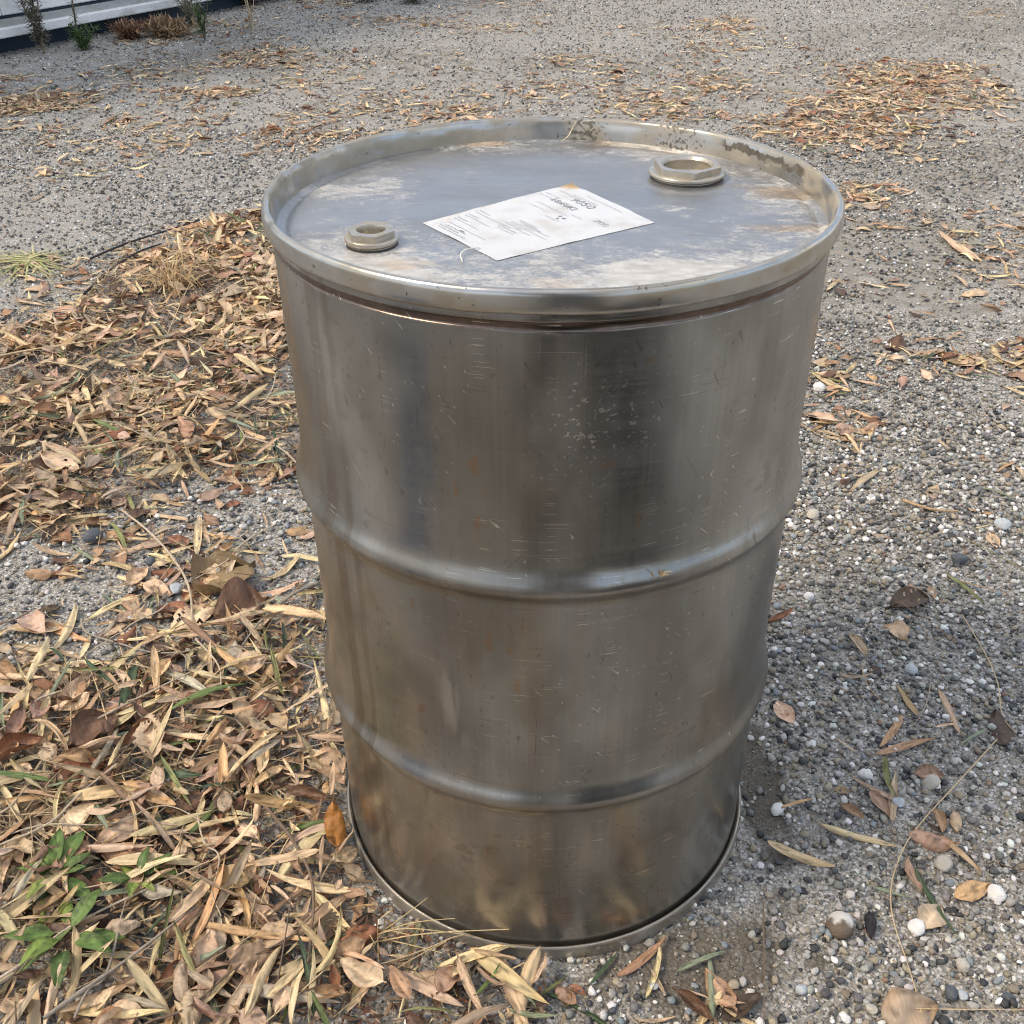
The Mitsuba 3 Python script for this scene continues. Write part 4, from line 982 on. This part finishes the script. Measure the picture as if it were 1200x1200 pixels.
STEM_COLOR = {'twiggrey': (0.30, 0.26, 0.21), 'twigbrown': (0.17, 0.12, 0.085), 'twigpale': (0.47, 0.39, 0.29), 'straw': (0.56, 0.43, 0.25), 'tan': (0.45, 0.30, 0.16), 'black': (0.03, 0.026, 0.028), 'olive': (0.30, 0.29, 0.12)}


def stem_mesh(pts, r, ck, rng, lift=0.006):
    p = np.array([(a, b, float(ground_height(a, b)) + float(pile(a, b)[0]) * 0.9 + lift + r) for a, b in pts])
    v, f = tube(p, [r, r * 0.9, r * 0.55], 7, 3, 0.10 if r > 0.0015 else 0.05, rng)
    c = np.array(STEM_COLOR[ck]) * (0.75 + 0.5 * meshkit.fbm(v * np.array([90, 90, 200.0]), 3, seed=int(rng.integers(9999))))[:, None]
    return v, f, c


for name, cat, pts, r, ck, lab in HERO_STEMS:
    v, f, c = stem_mesh(pts, r, ck, hr, 0.014 if name == 'twig' else 0.010)
    k = one(name, (v, f), 'leaf', lab, cat, smooth=True, color=c)

qr = np.random.default_rng(41)
for i in range(34):
    y = qr.uniform(-0.38, 1.3)
    x = qr.uniform(-0.70 - 0.45 * (y + 0.4), -0.36 if y > -0.25 else -0.12)
    L, a = qr.uniform(0.10, 0.34), qr.uniform(0, 2 * PI)
    t = np.linspace(-0.5, 0.5, 6)
    p = np.column_stack([x + math.cos(a) * L * t + qr.normal(0, 0.05, 6) * L, y + math.sin(a) * L * t + qr.normal(0, 0.05, 6) * L])
    if np.hypot(p[:, 0], p[:, 1]).min() < 0.31:
        continue
    ck = ['twiggrey', 'twigbrown', 'twigpale'][int(qr.integers(3))]
    v, f, cc = stem_mesh(p, qr.uniform(0.0009, 0.0022), ck, qr, 0.013)
    tone = {'twiggrey': 'grey', 'twigbrown': 'brown', 'twigpale': 'pale'}[ck]
    lab = f"{'long' if L > 0.22 else 'short'} thin {tone} twig {seen_slant(x, y, a)} {where_is(x, y, 1 if y < 0.1 else 2 if y < 0.6 else 0)}"
    one('twig', (v, f), 'leaf', lab, 'twig', lab, smooth=True, color=cc)

# the mass of the litter: first a list of leaves, then the 300 of each kind that show largest as things, the rest as stuff
lr = np.random.default_rng(23)
KINDS = [('bamboo_leaf', 'b', 0.48), ('oval_leaf', 'o', 0.34), ('green_leaf', 'b', 0.05), ('straw_stem', 't', 0.13)]
PALETTE = {'bamboo_leaf': (['cream', 'straw', 'lstraw', 'tan', 'orange', 'pinktan', 'grey', 'taupe', 'lbrown', 'brown'], [0.16, 0.21, 0.12, 0.16, 0.06, 0.08, 0.06, 0.05, 0.06, 0.04]),
           'oval_leaf': (['pinktan', 'tan', 'brown', 'taupe', 'pinkbrown', 'rust', 'dbrown', 'lbrown', 'umber', 'orange'], [0.11, 0.13, 0.17, 0.13, 0.12, 0.09, 0.10, 0.08, 0.03, 0.04]),
           'green_leaf': (['dgreen', 'green', 'sage', 'olive'], [0.25, 0.15, 0.35, 0.25]), 'straw_stem': (['straw', 'tan', 'twigbrown', 'twigpale', 'olive'], [0.4, 0.25, 0.12, 0.18, 0.05])}
spec = []
for zone, (dens, poly) in enumerate(LITTER):
    q = poly
    area = 0.5 * abs(np.dot(q[:, 0], np.roll(q[:, 1], 1)) - np.dot(q[:, 1], np.roll(q[:, 0], 1)))
    far = q[:, 1].mean() > 2.3
    rate = (1900 if q[:, 1].mean() < 5 else 650 if q[:, 1].mean() < 7.8 else 380) if far else 3500
    n = int(area * dens * rate)
    got = np.zeros((0, 2))
    while len(got) < n:
        t = lr.uniform(q.min(0) - 0.03, q.max(0) + 0.03, (4 * n + 40, 2))
        j = t + lr.normal(0, 0.07 if not far else 0.22, t.shape)      # ragged edges
        t = t[inside(q, j[:, 0], j[:, 1]) & (np.hypot(t[:, 0], t[:, 1]) > 0.31)]
        if far or zone >= 2:      # drifts and gaps
            g_ = meshkit.fbm(np.column_stack([t * (2.2 if far else 7.0), np.zeros(len(t))]), 3, seed=zone)
            t = t[lr.uniform(0, 1, len(t)) < np.clip((g_ - 0.36) / 0.25, 0.04, 1)]
        else:
            g_ = meshkit.fbm(np.column_stack([t * 5.0, np.zeros(len(t))]), 3, seed=60 + zone)
            t = t[lr.uniform(0, 1, len(t)) < np.clip((g_ - 0.28) / 0.18, 0.2 if zone == 0 else 0.45, 1)]
        got = np.vstack([got, t])
    for x, y in got[:n]:
        name, kind, _ = KINDS[lr.choice(4, p=[k[2] for k in KINDS])]
        L = {'bamboo_leaf': 0.026 + 0.105 * lr.uniform() ** 1.4, 'oval_leaf': 0.020 + 0.052 * lr.uniform() ** 1.4, 'green_leaf': lr.uniform(0.05, 0.12), 'straw_stem': lr.uniform(0.06, 0.20)}[name]
        if kind == 'o' and lr.uniform() < 0.06 and y > -0.2:
            L *= 1.5
        W = {'bamboo_leaf': L * lr.uniform(0.14, 0.24), 'oval_leaf': L * lr.uniform(0.40, 0.66), 'green_leaf': L * lr.uniform(0.09, 0.15), 'straw_stem': lr.uniform(0.0006, 0.0013)}[name]
        names, share = PALETTE[name]
        spec.append([name, kind, x, y, L, W, names[lr.choice(len(names), p=share)], float(np.clip(abs(lr.normal(0.12, 0.28)), 0.03, 0.65)), zone, lr.uniform()])
sx, sy = np.array([s[2] for s in spec]), np.array([s[3] for s in spec])
gz, pz = ground_height(sx, sy), pile(sx, sy)
dist = np.sqrt((sx - CAM[0]) ** 2 + (sy - CAM[1]) ** 2 + CAM[2] ** 2)
in_view = np.abs((sx + 0.04 * (sy + 1.06)) / (0.73 + 0.46 * (sy + 0.4))) < 1.0
behind = (np.abs(sx) < 0.30 * (1 + 0.2 * sy)) & (sy > 0) & (sy < 2.4)
score = np.array([s[4] * (s[5] if s[1] != 't' else 0.004) for s in spec]) / dist ** 2 * np.where(in_view & ~behind, 1, 0.01)
height = np.array([s[9] for s in spec])
score = score * np.where(pz > 0.004, 0.25 + height ** 2, 1)


chosen = set()
for name, most in (('bamboo_leaf', 275), ('oval_leaf', 255), ('green_leaf', 110), ('straw_stem', 130)):
    idx = [i for i in np.argsort(-score) if spec[i][0] == name][:most]
    chosen |= set(int(i) for i in idx)
rest = []
for i, (name, kind, x, y, L, W, ck, curl, zone, hgt) in enumerate(spec):
    mine = i in chosen
    turn = lr.uniform(0, 2 * PI)
    deep = pz[i]
    z = gz[i] + 0.006 + deep * (hgt if not mine else 0.45 + 0.65 * hgt)
    steep = 0.10 + 0.30 * min(1, deep / 0.02)
    if kind == 't':
        n = 5
        t = np.linspace(-0.5, 0.5, n)
        b = lr.normal(0, 0.25)
        p = np.column_stack([t * L, b * L * (t * t), lr.normal(0, 0.10) * L * (t + t * t) + 0.01 * L])
        v, f = tube(p, [W, W * 0.9, W * 0.6], 5 if mine else 3, 1 if mine else 0)
        c = np.array(STEM_COLOR[ck]) * lr.uniform(0.7, 1.15) * np.ones((len(v), 1))
        m = lay((v, f, c), x, y, z, turn, lr.normal(0, 0.12))
    else:
        col = np.array(LEAF_COLOR[ck]) * lr.uniform(0.82, 1.32) * lr.uniform(0.95, 1.05, 3)
        big = dist[i] < 2.6
        m = leaf(kind, L, W, col, curl, lr, *((26, 9) if kind == 'o' and dist[i] < 2.1 else (14, 7))) if mine else quick_leaf(kind, L, W, col, big, lr)
        m = lay(m, x, y, 0, turn, lr.normal(0, steep * 0.6), lr.normal(0, steep))
        m[0][:, 2] += z - np.partition(m[0][:, 2], len(m[0]) // 5)[len(m[0]) // 5]
    r = np.hypot(m[0][:, 0], m[0][:, 1])
    push = np.where((r < 0.296) & (m[0][:, 2] < 0.2), 0.296 / np.maximum(r, 1e-3), 1)      # nothing enters the drum
    m[0][:, :2] *= push[:, None]
    if not mine:
        rest.append(m)
        continue
    word = {'bamboo_leaf': 'narrow leaf', 'oval_leaf': 'oval leaf', 'green_leaf': 'narrow blade', 'straw_stem': 'thin stem'}[name]
    pose = '' if name == 'straw_stem' else 'rolled ' if curl > 0.38 else 'flat ' if curl < 0.10 else ''
    word_c = {'straw': 'straw coloured', 'tan': 'tan', 'twigbrown': 'brown', 'twigpale': 'pale', 'olive': 'greenish'}[ck] if kind == 't' else COLOR_WORD[ck]
    big_ = 'long ' if L > 0.095 else 'small ' if L < 0.05 else ''
    lab = f'{big_}{pose}{word_c} {word} {seen_slant(x, y, turn)} {where_is(x, y, zone)}'
    one(name, m[:2], 'leaf', lab, 'straw' if kind == 't' else 'leaf', lab.replace('leaf ', 'leaves ', 1) if 'leaf ' in lab else lab, smooth=True, color=m[2])
rest = join(rest)
put('leaf_litter', rest[:2], 'leaf', 'drifts of dry bamboo and broad leaves over the gravel', 'leaf litter', kind='stuff', smooth=True, color=rest[2])
# crumbs of leaf and needle that fill the gaps of the litter
x = lr.uniform(-2.0, 0.2, 70000)
y = lr.uniform(-0.6, 2.3, 70000)
keep = (litter_at(x, y) > 0.5) & (np.hypot(x, y) > 0.30)
x, y = x[keep], y[keep]
n = len(x)
a, l, w = lr.uniform(0, 2 * PI, n), lr.uniform(0.006, 0.030, n), lr.uniform(0.0006, 0.0030, n)
zc = ground_height(x, y) + 0.004 + pile(x, y) * lr.uniform(0, 0.75, n)
d, q = np.stack([np.cos(a), np.sin(a), lr.normal(0, 0.25, n)], -1), np.stack([-np.sin(a), np.cos(a), lr.normal(0, 0.4, n)], -1)
c0 = np.stack([x, y, zc], -1)
v = np.stack([c0 - d * l[:, None] / 2, c0 + q * w[:, None], c0 + d * l[:, None] / 2, c0 - q * w[:, None]], 1).reshape(-1, 3)
f = (np.arange(n) * 4)[:, None, None] + np.array([[0, 1, 2], [0, 2, 3]])[None]
tones = np.array([LEAF_COLOR[k] for k in ('straw', 'rust', 'brown', 'dbrown', 'umber', 'taupe', 'dbrown')])
put('leaf_crumbs', (v, f.reshape(-1, 3)), 'leaf', 'crumbled bits of leaf and needle between the leaves of the litter', 'leaf litter', kind='stuff', color=np.repeat(tones[lr.choice(7, n)] * lr.uniform(0.6, 1.1, (n, 1)), 4, 0))

# ------------------------------------------------------------------ plants
pr = np.random.default_rng(77)


def weed(x, y, R, n, lab, seed):
    """A low rosette of broad soft leaves on short stalks."""
    q = np.random.default_rng(seed)
    k = thing('green_weed', lab, 'weed')
    z = float(ground_height(x, y)) + float(pile(x, y)[0]) * 0.5
    stalks = []
    for i in range(n):
        a = i * 2.4 + q.normal(0, 0.2)
        rise = q.uniform(0.15, 0.75)
        L = R * q.uniform(0.6, 1.0)
        c = np.array([(0.17, 0.24, 0.05), (0.11, 0.18, 0.045), (0.22, 0.27, 0.07), (0.08, 0.13, 0.035)][q.integers(4)])
        m = leaf('o', L, L * q.uniform(0.36, 0.5), c, 0.10, q, 16, 7)
        V = m[0].copy()
        V[:, 2] += 0.16 * V[:, 0] - V[:, 0] ** 2 / L * 0.5 + 0.004
        s0 = 0.25 * L
        V[:, 0] += s0
        ca, sa, cr, sr = math.cos(a), math.sin(a), math.cos(rise), math.sin(rise)
        Rm = np.array([[ca, -sa, 0], [sa, ca, 0], [0, 0, 1]]) @ np.array([[cr, 0, -sr], [0, 1, 0], [sr, 0, cr]])
        zz = z + 0.006 + 0.010 * i / n
        put(f'{k}__leaf', (V @ Rm.T + [x, y, zz], m[1]), 'leaf', smooth=True, color=m[2])
        stalks.append(tube(np.array([(0, 0, -0.004), (s0 * 0.6, 0, 0.0), (s0 + 0.1 * L, 0, 0.003)]) @ Rm.T + [x, y, zz], [0.0013, 0.0011, 0.0008], 5, 1))
    s = join(stalks)
    put(f'{k}__stem', s, 'leaf', smooth=True, color=np.tile((0.16, 0.17, 0.07), (len(s[0]), 1)))


weed(-0.655, -0.206, 0.062, 10, 'green weed with narrow dark leaves highest of three at the lower left', 1)
weed(-0.605, -0.296, 0.064, 8, 'green weed with broad light leaves lowest of three at the lower left', 2)
weed(-0.545, -0.206, 0.046, 7, 'small green weed under the grey brown folded leaf at the lower left', 3)


def blades(x, y, R, Hh, n, seed, tones, lean=(0, 0), width=0.003):
    q = np.random.default_rng(seed)
    parts = []
    for i in range(n):
        a = q.uniform(0, 2 * PI)
        L = R * q.uniform(0.45, 1.0)
        h = Hh * q.uniform(0.3, 1.0)
        t = np.linspace(0, 1, 7)
        d = np.array([math.cos(a) + lean[0], math.sin(a) + lean[1]])
        b = np.array([x, y]) + q.normal(0, R * 0.10, 2)
        zb = float(ground_height(b[0], b[1]))
        zc = zb + h * (t * 2 - 1.7 * t * t) + 0.004
        p = np.column_stack([b[0] + d[0] * L * t, b[1] + d[1] * L * t, np.maximum(zc, ground_height(b[0] + d[0] * L * t, b[1] + d[1] * L * t) + 0.006)])
        s = np.array([-d[1], d[0], 0.0]) / (np.hypot(*d) + 1e-6)
        w = width * q.uniform(0.5, 1.0) * (1 - t) ** 0.6 + 0.0003
        mid = p + [0, 0, 0.0008]
        v = np.stack([p - s * w[:, None], mid, p + s * w[:, None]], 1).reshape(-1, 3)
        F = grid_faces(7, 3)
        c = np.array(tones[q.integers(len(tones))]) * q.uniform(0.75, 1.15)
        parts.append((v, np.vstack([F[:, [0, 1, 2]], F[:, [0, 2, 3]]]), np.tile(c, (len(v), 1))))
    return join(parts)


g = blades(-1.76, 2.22, 0.22, 0.018, 70, 4, [(0.46, 0.42, 0.22), (0.38, 0.37, 0.17), (0.52, 0.46, 0.28), (0.26, 0.29, 0.11)], (0.1, -0.3), 0.0048)
one('grass_tuft', g[:2], 'leaf', 'yellow green dry grass tuft at the left edge above the leaf litter', 'grass tuft', smooth=True, color=g[2])
g = blades(-1.19, 1.98, 0.22, 0.20, 90, 5, [(0.50, 0.36, 0.18), (0.42, 0.28, 0.14), (0.55, 0.42, 0.24)], (0.0, -0.1), 0.0014)
one('grass_tuft', g[:2], 'leaf', 'tangled straw brown dry grass on top of the upper left leaf litter', 'grass tuft', smooth=True, color=g[2])
g = blades(-0.76, -0.12, 0.12, 0.07, 90, 6, [(0.40, 0.31, 0.19), (0.30, 0.23, 0.15), (0.48, 0.39, 0.24)], (0.2, 0.1), 0.0010)
one('grass_tuft', g[:2], 'leaf', 'fine dry grass mat at the left edge above the green weeds', 'grass tuft', smooth=True, color=g[2])
q = np.random.default_rng(8)
parts = []
for ex, ey, ez, up in ((0.185, 0.008, 0.045, 0.040), (0.13, -0.004, 0.040, 0.05), (0.10, 0.012, 0.035, 0.035), (0.065, 0.026, 0.055, 0.03), (0.05, -0.01, 0.03, 0.03), (0.09, -0.02, 0.02, 0.02), (-0.04, 0.0, 0.05, 0.03), (0.02, -0.03, 0.04, 0.03)):
    s0 = np.array([-0.215, -0.268, 0.004]) + q.normal(0, 0.006, 3) * [1, 1, 0]
    v, f = tube([s0, s0 + [ex * 0.4, ey * 0.4 - 0.012, up], s0 + [ex, ey - 0.022, ez + 0.015]], [0.0010, 0.0009, 0.0005], 5, 3)
    parts.append((v, f, np.tile(np.array((0.55, 0.43, 0.23)) * q.uniform(0.8, 1.1), (len(v), 1))))
g = join(parts)
one('grass_tuft', g[:2], 'leaf', 'wisp of dry grass arching across the front of the drum foot', 'grass tuft', smooth=True, color=g[2])


def stalky(name, x, y, hgt, lab, cat, seed, leaf_tone, stem_tone, leaf_len, dense, stems=5, spreadr=0.25):
    q = np.random.default_rng(seed)
    k = thing(name, lab, cat)
    st, lf = [], []
    for i in range(stems):
        a = q.uniform(0, 2 * PI)
        e = np.array([math.cos(a), math.sin(a)]) * spreadr * hgt * q.uniform(0.2, 1.0)
        h = hgt * q.uniform(0.6, 1.0)
        zb = float(ground_height(x, y))
        t = np.linspace(0, 1, 6)
        p = np.column_stack([x + e[0] * t ** 1.3 + q.normal(0, 0.01, 6) * t, y + e[1] * t ** 1.3 + q.normal(0, 0.01, 6) * t, zb + h * t])
        v, f = tube(p, [0.0045, 0.003, 0.0015], 5, 1)
        st.append((v, f, np.tile(np.array(stem_tone) * q.uniform(0.8, 1.1), (len(v), 1))))
        for j in range(dense):
            u = q.uniform(0.1, 1.0)
            c = np.array([np.interp(u, t, p[:, d]) for d in range(3)])
            L = leaf_len * q.uniform(0.5, 1.1) * (1.15 - 0.5 * u)
            m = lay(quick_leaf('b', L, L * q.uniform(0.16, 0.3), np.array(leaf_tone[q.integers(len(leaf_tone))]) * q.uniform(0.75, 1.2), False, q), 0, 0, 0, 0)
            V = m[0] + [L / 2, 0, 0]
            aa, pp = q.uniform(0, 2 * PI), q.uniform(-0.5, 1.0)
            ca, sa, cp, sp = math.cos(aa), math.sin(aa), math.cos(pp), math.sin(pp)
            V = V @ (np.array([[ca, -sa, 0], [sa, ca, 0], [0, 0, 1]]) @ np.array([[cp, 0, -sp], [0, 1, 0], [sp, 0, cp]])).T + c
            lf.append((V, m[1], m[2]))
    s, l = join(st), join(lf)
    put(f'{k}__stem', s[:2], 'leaf', smooth=True, color=s[2])
    put(f'{k}__foliage', l[:2], 'leaf', kind='stuff', smooth=True, color=l[2])


GREY, DRY, GRN = [(0.16, 0.16, 0.12), (0.22, 0.20, 0.15), (0.12, 0.13, 0.09)], [(0.36, 0.25, 0.14), (0.27, 0.17, 0.10), (0.42, 0.31, 0.18)], [(0.08, 0.14, 0.04), (0.12, 0.18, 0.06), (0.06, 0.10, 0.035)]
stalky('tall_weed', -3.27, 5.97, 0.75, 'tall grey green bushy weed in front of the white hut', 'weed', 1, GREY, (0.20, 0.16, 0.11), 0.07, 150, 6, 0.16)
stalky('tall_weed', -3.12, 6.20, 0.42, 'slim bare stemmed weed right of the tall grey green one', 'weed', 2, GRN, (0.14, 0.11, 0.08), 0.05, 30, 3, 0.12)
stalky('low_weed', -3.05, 6.10, 0.16, 'low green weed at the foot of the hut', 'weed', 3, GRN, (0.1, 0.12, 0.05), 0.07, 60, 6, 0.7)
stalky('low_weed', -2.92, 6.50, 0.10, 'reddish dry weed under the sill rail of the hut', 'weed', 4, [(0.22, 0.12, 0.08), (0.30, 0.18, 0.10)], (0.2, 0.12, 0.08), 0.10, 60, 10, 2.4)
stalky('low_weed', -2.66, 6.62, 0.09, 'brown dry weed clump between hut and leaf drift', 'weed', 5, DRY, (0.3, 0.2, 0.12), 0.11, 80, 12, 3.0)
stalky('tall_weed', -2.36, 6.45, 0.30, 'small plant with green top in the leaf drift by the hut', 'weed', 6, GRN, (0.10, 0.08, 0.06), 0.10, 22, 3, 0.25)
stalky('tall_weed', -2.62, 7.05, 0.42, 'tangle of grey dry stalks at the far end of the hut', 'weed', 7, GREY, (0.42, 0.36, 0.26), 0.10, 30, 10, 0.7)
stalky('tall_weed', -2.10, 6.75, 0.62, 'pale bare dry stalks rising out of the top edge', 'weed', 8, DRY, (0.52, 0.42, 0.28), 0.09, 6, 4, 0.3)
stalky('low_weed', -2.45, 8.05, 0.25, 'dark dry weed at the top edge beyond the hut', 'weed', 9, [(0.12, 0.09, 0.07), (0.2, 0.14, 0.1)], (0.12, 0.1, 0.08), 0.12, 60, 8, 0.8)
stalky('low_weed', -1.52, 8.22, 0.20, 'grey brown weed at the top edge left of the last one', 'weed', 10, GREY, (0.2, 0.17, 0.13), 0.10, 60, 8, 0.8)
stalky('low_weed', -1.12, 8.12, 0.18, 'dark green weed last of the row along the top edge', 'weed', 11, [(0.10, 0.12, 0.08), (0.15, 0.16, 0.11)], (0.15, 0.14, 0.1), 0.10, 60, 7, 0.8)

# bits lying on the drum
v, f = tube([(-0.066, -0.122, LZ + 0.002), (-0.078, -0.132, LZ + 0.004), (-0.083, -0.147, LZ + 0.004), (-0.079, -0.160, LZ + 0.002)], [0.0007, 0.0008, 0.0006], 6, 3)
one('straw_stem', (v, f), 'leaf', 'tiny pale curved fibre on the lid beside the paper label', 'straw', smooth=True, color=np.tile((0.70, 0.68, 0.62), (len(v), 1)))
v, f = tube([(0.012, 0.262, LZ + 0.003), (0.022, 0.272, LZ + 0.006), (0.026, 0.278, LZ + 0.013), (0.031, 0.281, LZ + 0.022)], [0.0006, 0.0009, 0.0005], 6, 3)
one('straw_stem', (v, f), 'leaf', 'short pale straw caught inside the far rim of the drum', 'straw', smooth=True, color=np.tile((0.60, 0.50, 0.34), (len(v), 1)))
parts = []
for i in range(7):
    a = -1.185 + q.normal(0, 0.008)
    b = np.array([math.cos(a) * 0.2915, math.sin(a) * 0.2915, 0.6025 + q.normal(0, 0.0015)])
    e = b + np.array([math.cos(a), math.sin(a), 0]) * q.uniform(0.001, 0.006) + [q.normal(0, 0.007), 0, q.uniform(-0.001, 0.016)]
    v, f = tube([b, (b + e) / 2 + [0, 0, 0.002], e], [0.0007, 0.0006, 0.0003], 5, 1)
    parts.append((v, f, np.tile(np.array((0.50, 0.33, 0.14)) * q.uniform(0.7, 1.2), (len(v), 1))))
g = join(parts)
one('grass_tuft', g[:2], 'leaf', 'tiny tuft of brown straw stuck on the upper ring of the drum', 'grass tuft', smooth=True, color=g[2])

# ------------------------------------------------------------------ what the steel mirrors: the one who took the picture, and an added stand-in bucket
J = {'hip': (0.100, -1.420, 0.93), 'chest': (0.080, -1.400, 1.28), 'neck': (0.070, -1.370, 1.48), 'head': (0.050, -1.320, 1.60), 'crown': (0.050, -1.340, 1.68), 'chin': (0.040, -1.255, 1.545)}


def limb(chain):
    out = m3.Manifold()
    for (a, ra), (b, rb) in zip(chain[:-1], chain[1:]):
        s = [m3.Manifold.sphere(r, 20).translate(tuple(map(float, c))) for c, r in ((a, ra), (b, rb))]
        out = out + m3.Manifold.batch_hull(s)
    return out


def skin_of(m, step=0.02, rounds=10):
    mm = m.refine_to_length(step).to_mesh()
    t = trimesh.Trimesh(mm.vert_properties[:, :3], mm.tri_verts, process=True)
    return trimesh.smoothing.filter_taubin(t, iterations=rounds)


HIP = [np.array((0.140 + s * 0.11, -1.420, 0.92)) for s in (-1, 1)]
KNEE = [np.array((0.160 + s * 0.19, -1.370, 0.50)) for s in (-1, 1)]
ANK = [np.array((0.170 + s * 0.26, -1.420, 0.09)) for s in (-1, 1)]
SHO = [np.array((0.080 + s * 0.19, -1.400, 1.42)) for s in (-1, 1)]
ELB = [np.array((-0.22, -1.270, 1.16)), np.array((0.32, -1.240, 1.14))]
WRI = [np.array((-0.125, -1.18, 1.185)), np.array((0.125, -1.18, 1.185))]
torso = limb([(J['hip'], 0.155), (J['chest'], 0.165)]) + limb([(SHO[0], 0.07), (J['chest'], 0.15)]) + limb([(SHO[1], 0.07), (J['chest'], 0.15)]) + limb([(J['neck'], 0.058), (J['chest'], 0.11)])
head = limb([(J['neck'], 0.055), (J['head'], 0.075)]) + limb([(J['head'], 0.085), (J['crown'], 0.078)]) + limb([(J['head'], 0.07), (J['chin'], 0.035)])
head = head + limb([((0.038, -1.225, 1.615), 0.012), ((0.043, -1.250, 1.645), 0.009)]) + limb([((-0.045, -1.330, 1.61), 0.018), ((-0.035, -1.330, 1.63), 0.02)]) + limb([((0.145, -1.330, 1.61), 0.018), ((0.135, -1.330, 1.63), 0.02)])
hands = m3.Manifold()
for s, w in zip((-1, 1), WRI):
    palm = np.array((s * 0.098, -1.125, 1.20))
    hands = hands + limb([(w, 0.026), (palm, 0.030)]) + limb([(palm, 0.030), (palm + [-s * 0.004, 0.03, 0.01], 0.024)])
    for i, ln in enumerate((0.9, 1.0, 0.95, 0.75)):
        b = palm + [-s * 0.002, 0.030, 0.026 - 0.018 * i]
        hands = hands + limb([(b, 0.0095), (b + np.array([0, 0.022, 0.004]) * ln, 0.009), (b + np.array([-s * 0.020, 0.026, 0.004]) * ln, 0.008)])
    hands = hands + limb([(palm + [0, -0.01, 0.015], 0.013), (palm + [-s * 0.028, -0.012, 0.022], 0.011), (palm + [-s * 0.052, -0.006, 0.020], 0.009)])
arms = m3.Manifold()
for s_, e_, w_ in zip(SHO, ELB, WRI):
    arms = arms + limb([(s_, 0.058), (e_, 0.044), (w_, 0.029)])
legs = m3.Manifold()
shoes = []
for h_, k_, a_ in zip(HIP, KNEE, ANK):
    legs = legs + limb([(h_, 0.095), (k_, 0.062), (a_, 0.045)])
    shoes.append(limb([(a_ + [0, -0.02, -0.035], 0.045), (a_ + [0, 0.06, -0.045], 0.045), (a_ + [0, 0.16, -0.058], 0.036)]).trim_by_plane((0, 0, 1), -0.002))
man = thing('person', 'person in dark jacket and trousers holding a phone, mirrored dimly in the drum', 'person')
put(man + '__body', skin_of(torso + head + arms + hands + legs, 0.012, 6), 'skin', smooth=True)
jk = limb([((0.13, -1.42, 0.62), 0.24), (J['hip'], 0.20), (J['chest'], 0.182)]) + limb([(SHO[0], 0.082), (J['chest'], 0.165)]) + limb([(SHO[1], 0.082), (J['chest'], 0.165)])
for s_, e_, w_ in zip(SHO, ELB, WRI):
    jk = jk + limb([(s_, 0.075), (e_, 0.06), (w_ * 0.9 + e_ * 0.1, 0.043)])
put(man + '__jacket', skin_of(jk, 0.02, 8), 'cloth_jacket', smooth=True)
tr = limb([(J['hip'], 0.165), ((0.10, -1.42, 0.98), 0.16)])
for h_, k_, a_ in zip(HIP, KNEE, ANK):
    tr = tr + limb([(h_, 0.130), (k_, 0.105), (a_ + [0, 0, 0.02], 0.095)])
put(man + '__trousers', skin_of(tr, 0.02, 8), 'cloth_dark', smooth=True)
put(man + '__hair', skin_of(limb([((0.052, -1.355, 1.665), 0.088), ((0.055, -1.375, 1.61), 0.085)]).trim_by_plane((0, -0.75, 0.66), 0.66 * 1.625 + 0.75 * 1.315), 0.02, 4), 'hair_black', smooth=True)
for s in shoes:
    put(man + '__shoe', skin_of(s, 0.02, 4), 'cloth_dark', smooth=True)
ph = box(-0.074, 0.074, -1.092, -1.084, 1.165, 1.238, 0.003)
k = thing('phone', 'black phone held level in both hands', 'phone')
put(k + '__case', ph, 'phone_black')
bk = thing('added_blue_bucket', 'added unseen blue bucket, a stand-in that puts a blue streak in the drum', 'bucket')  # made-up bucket out of view, only there to colour the drum reflection
put(bk + '__shell', shifted(lathe(chaikin([(0.0005, 0.004), (0.105, 0.004), (0.112, 0.012), (0.140, 0.275), (0.148, 0.280), (0.149, 0.292), (0.139, 0.292), (0.136, 0.28), (0.108, 0.016), (0.0005, 0.012)], 1), 64), -1.0, -0.79, 0.0), 'blue_plastic', smooth=30)
v, f = tube([(-1.0 + 0.148 * math.cos(t), -0.79 + 0.02, 0.275 - 0.02 + 0.0 * t - 0.145 * math.sin(t) * -0.9) for t in np.linspace(0.05, PI - 0.05, 15)], 0.0028, 8, 1)
put(bk + '__handle', (v, f), 'chime', smooth=True)

# added unseen black sack, made up to widen the dark reflection on the drum
V = np.array(trimesh.creation.icosphere(subdivisions=4).vertices)
F = np.array(trimesh.creation.icosphere(subdivisions=4).faces)
lump = 1 + 0.35 * (meshkit.fbm(V * 1.6 + 4, 4, seed=90) - 0.5) + 0.10 * (meshkit.fbm(V * 6.0, 3, seed=91) - 0.5)
sack = V * lump[:, None] * [0.34, 0.30, 0.30] + [0, 0, 0.24]
sack[:, 2] = np.maximum(sack[:, 2], 0.0)
sk = thing('added_black_sack', 'added unseen black sack that widens the dark patch mirrored in the drum', 'sack')
put(sk + '__bag', (sack + [0.80, -1.27, 0.0], F), 'added_sack_black', smooth=True)
put(sk + '__knot', (V * (1 + 0.6 * (meshkit.fbm(V * 4, 3, seed=92) - 0.5))[:, None] * [0.06, 0.05, 0.07] + [0.80, -1.27, 0.55], F), 'added_sack_black', smooth=True)
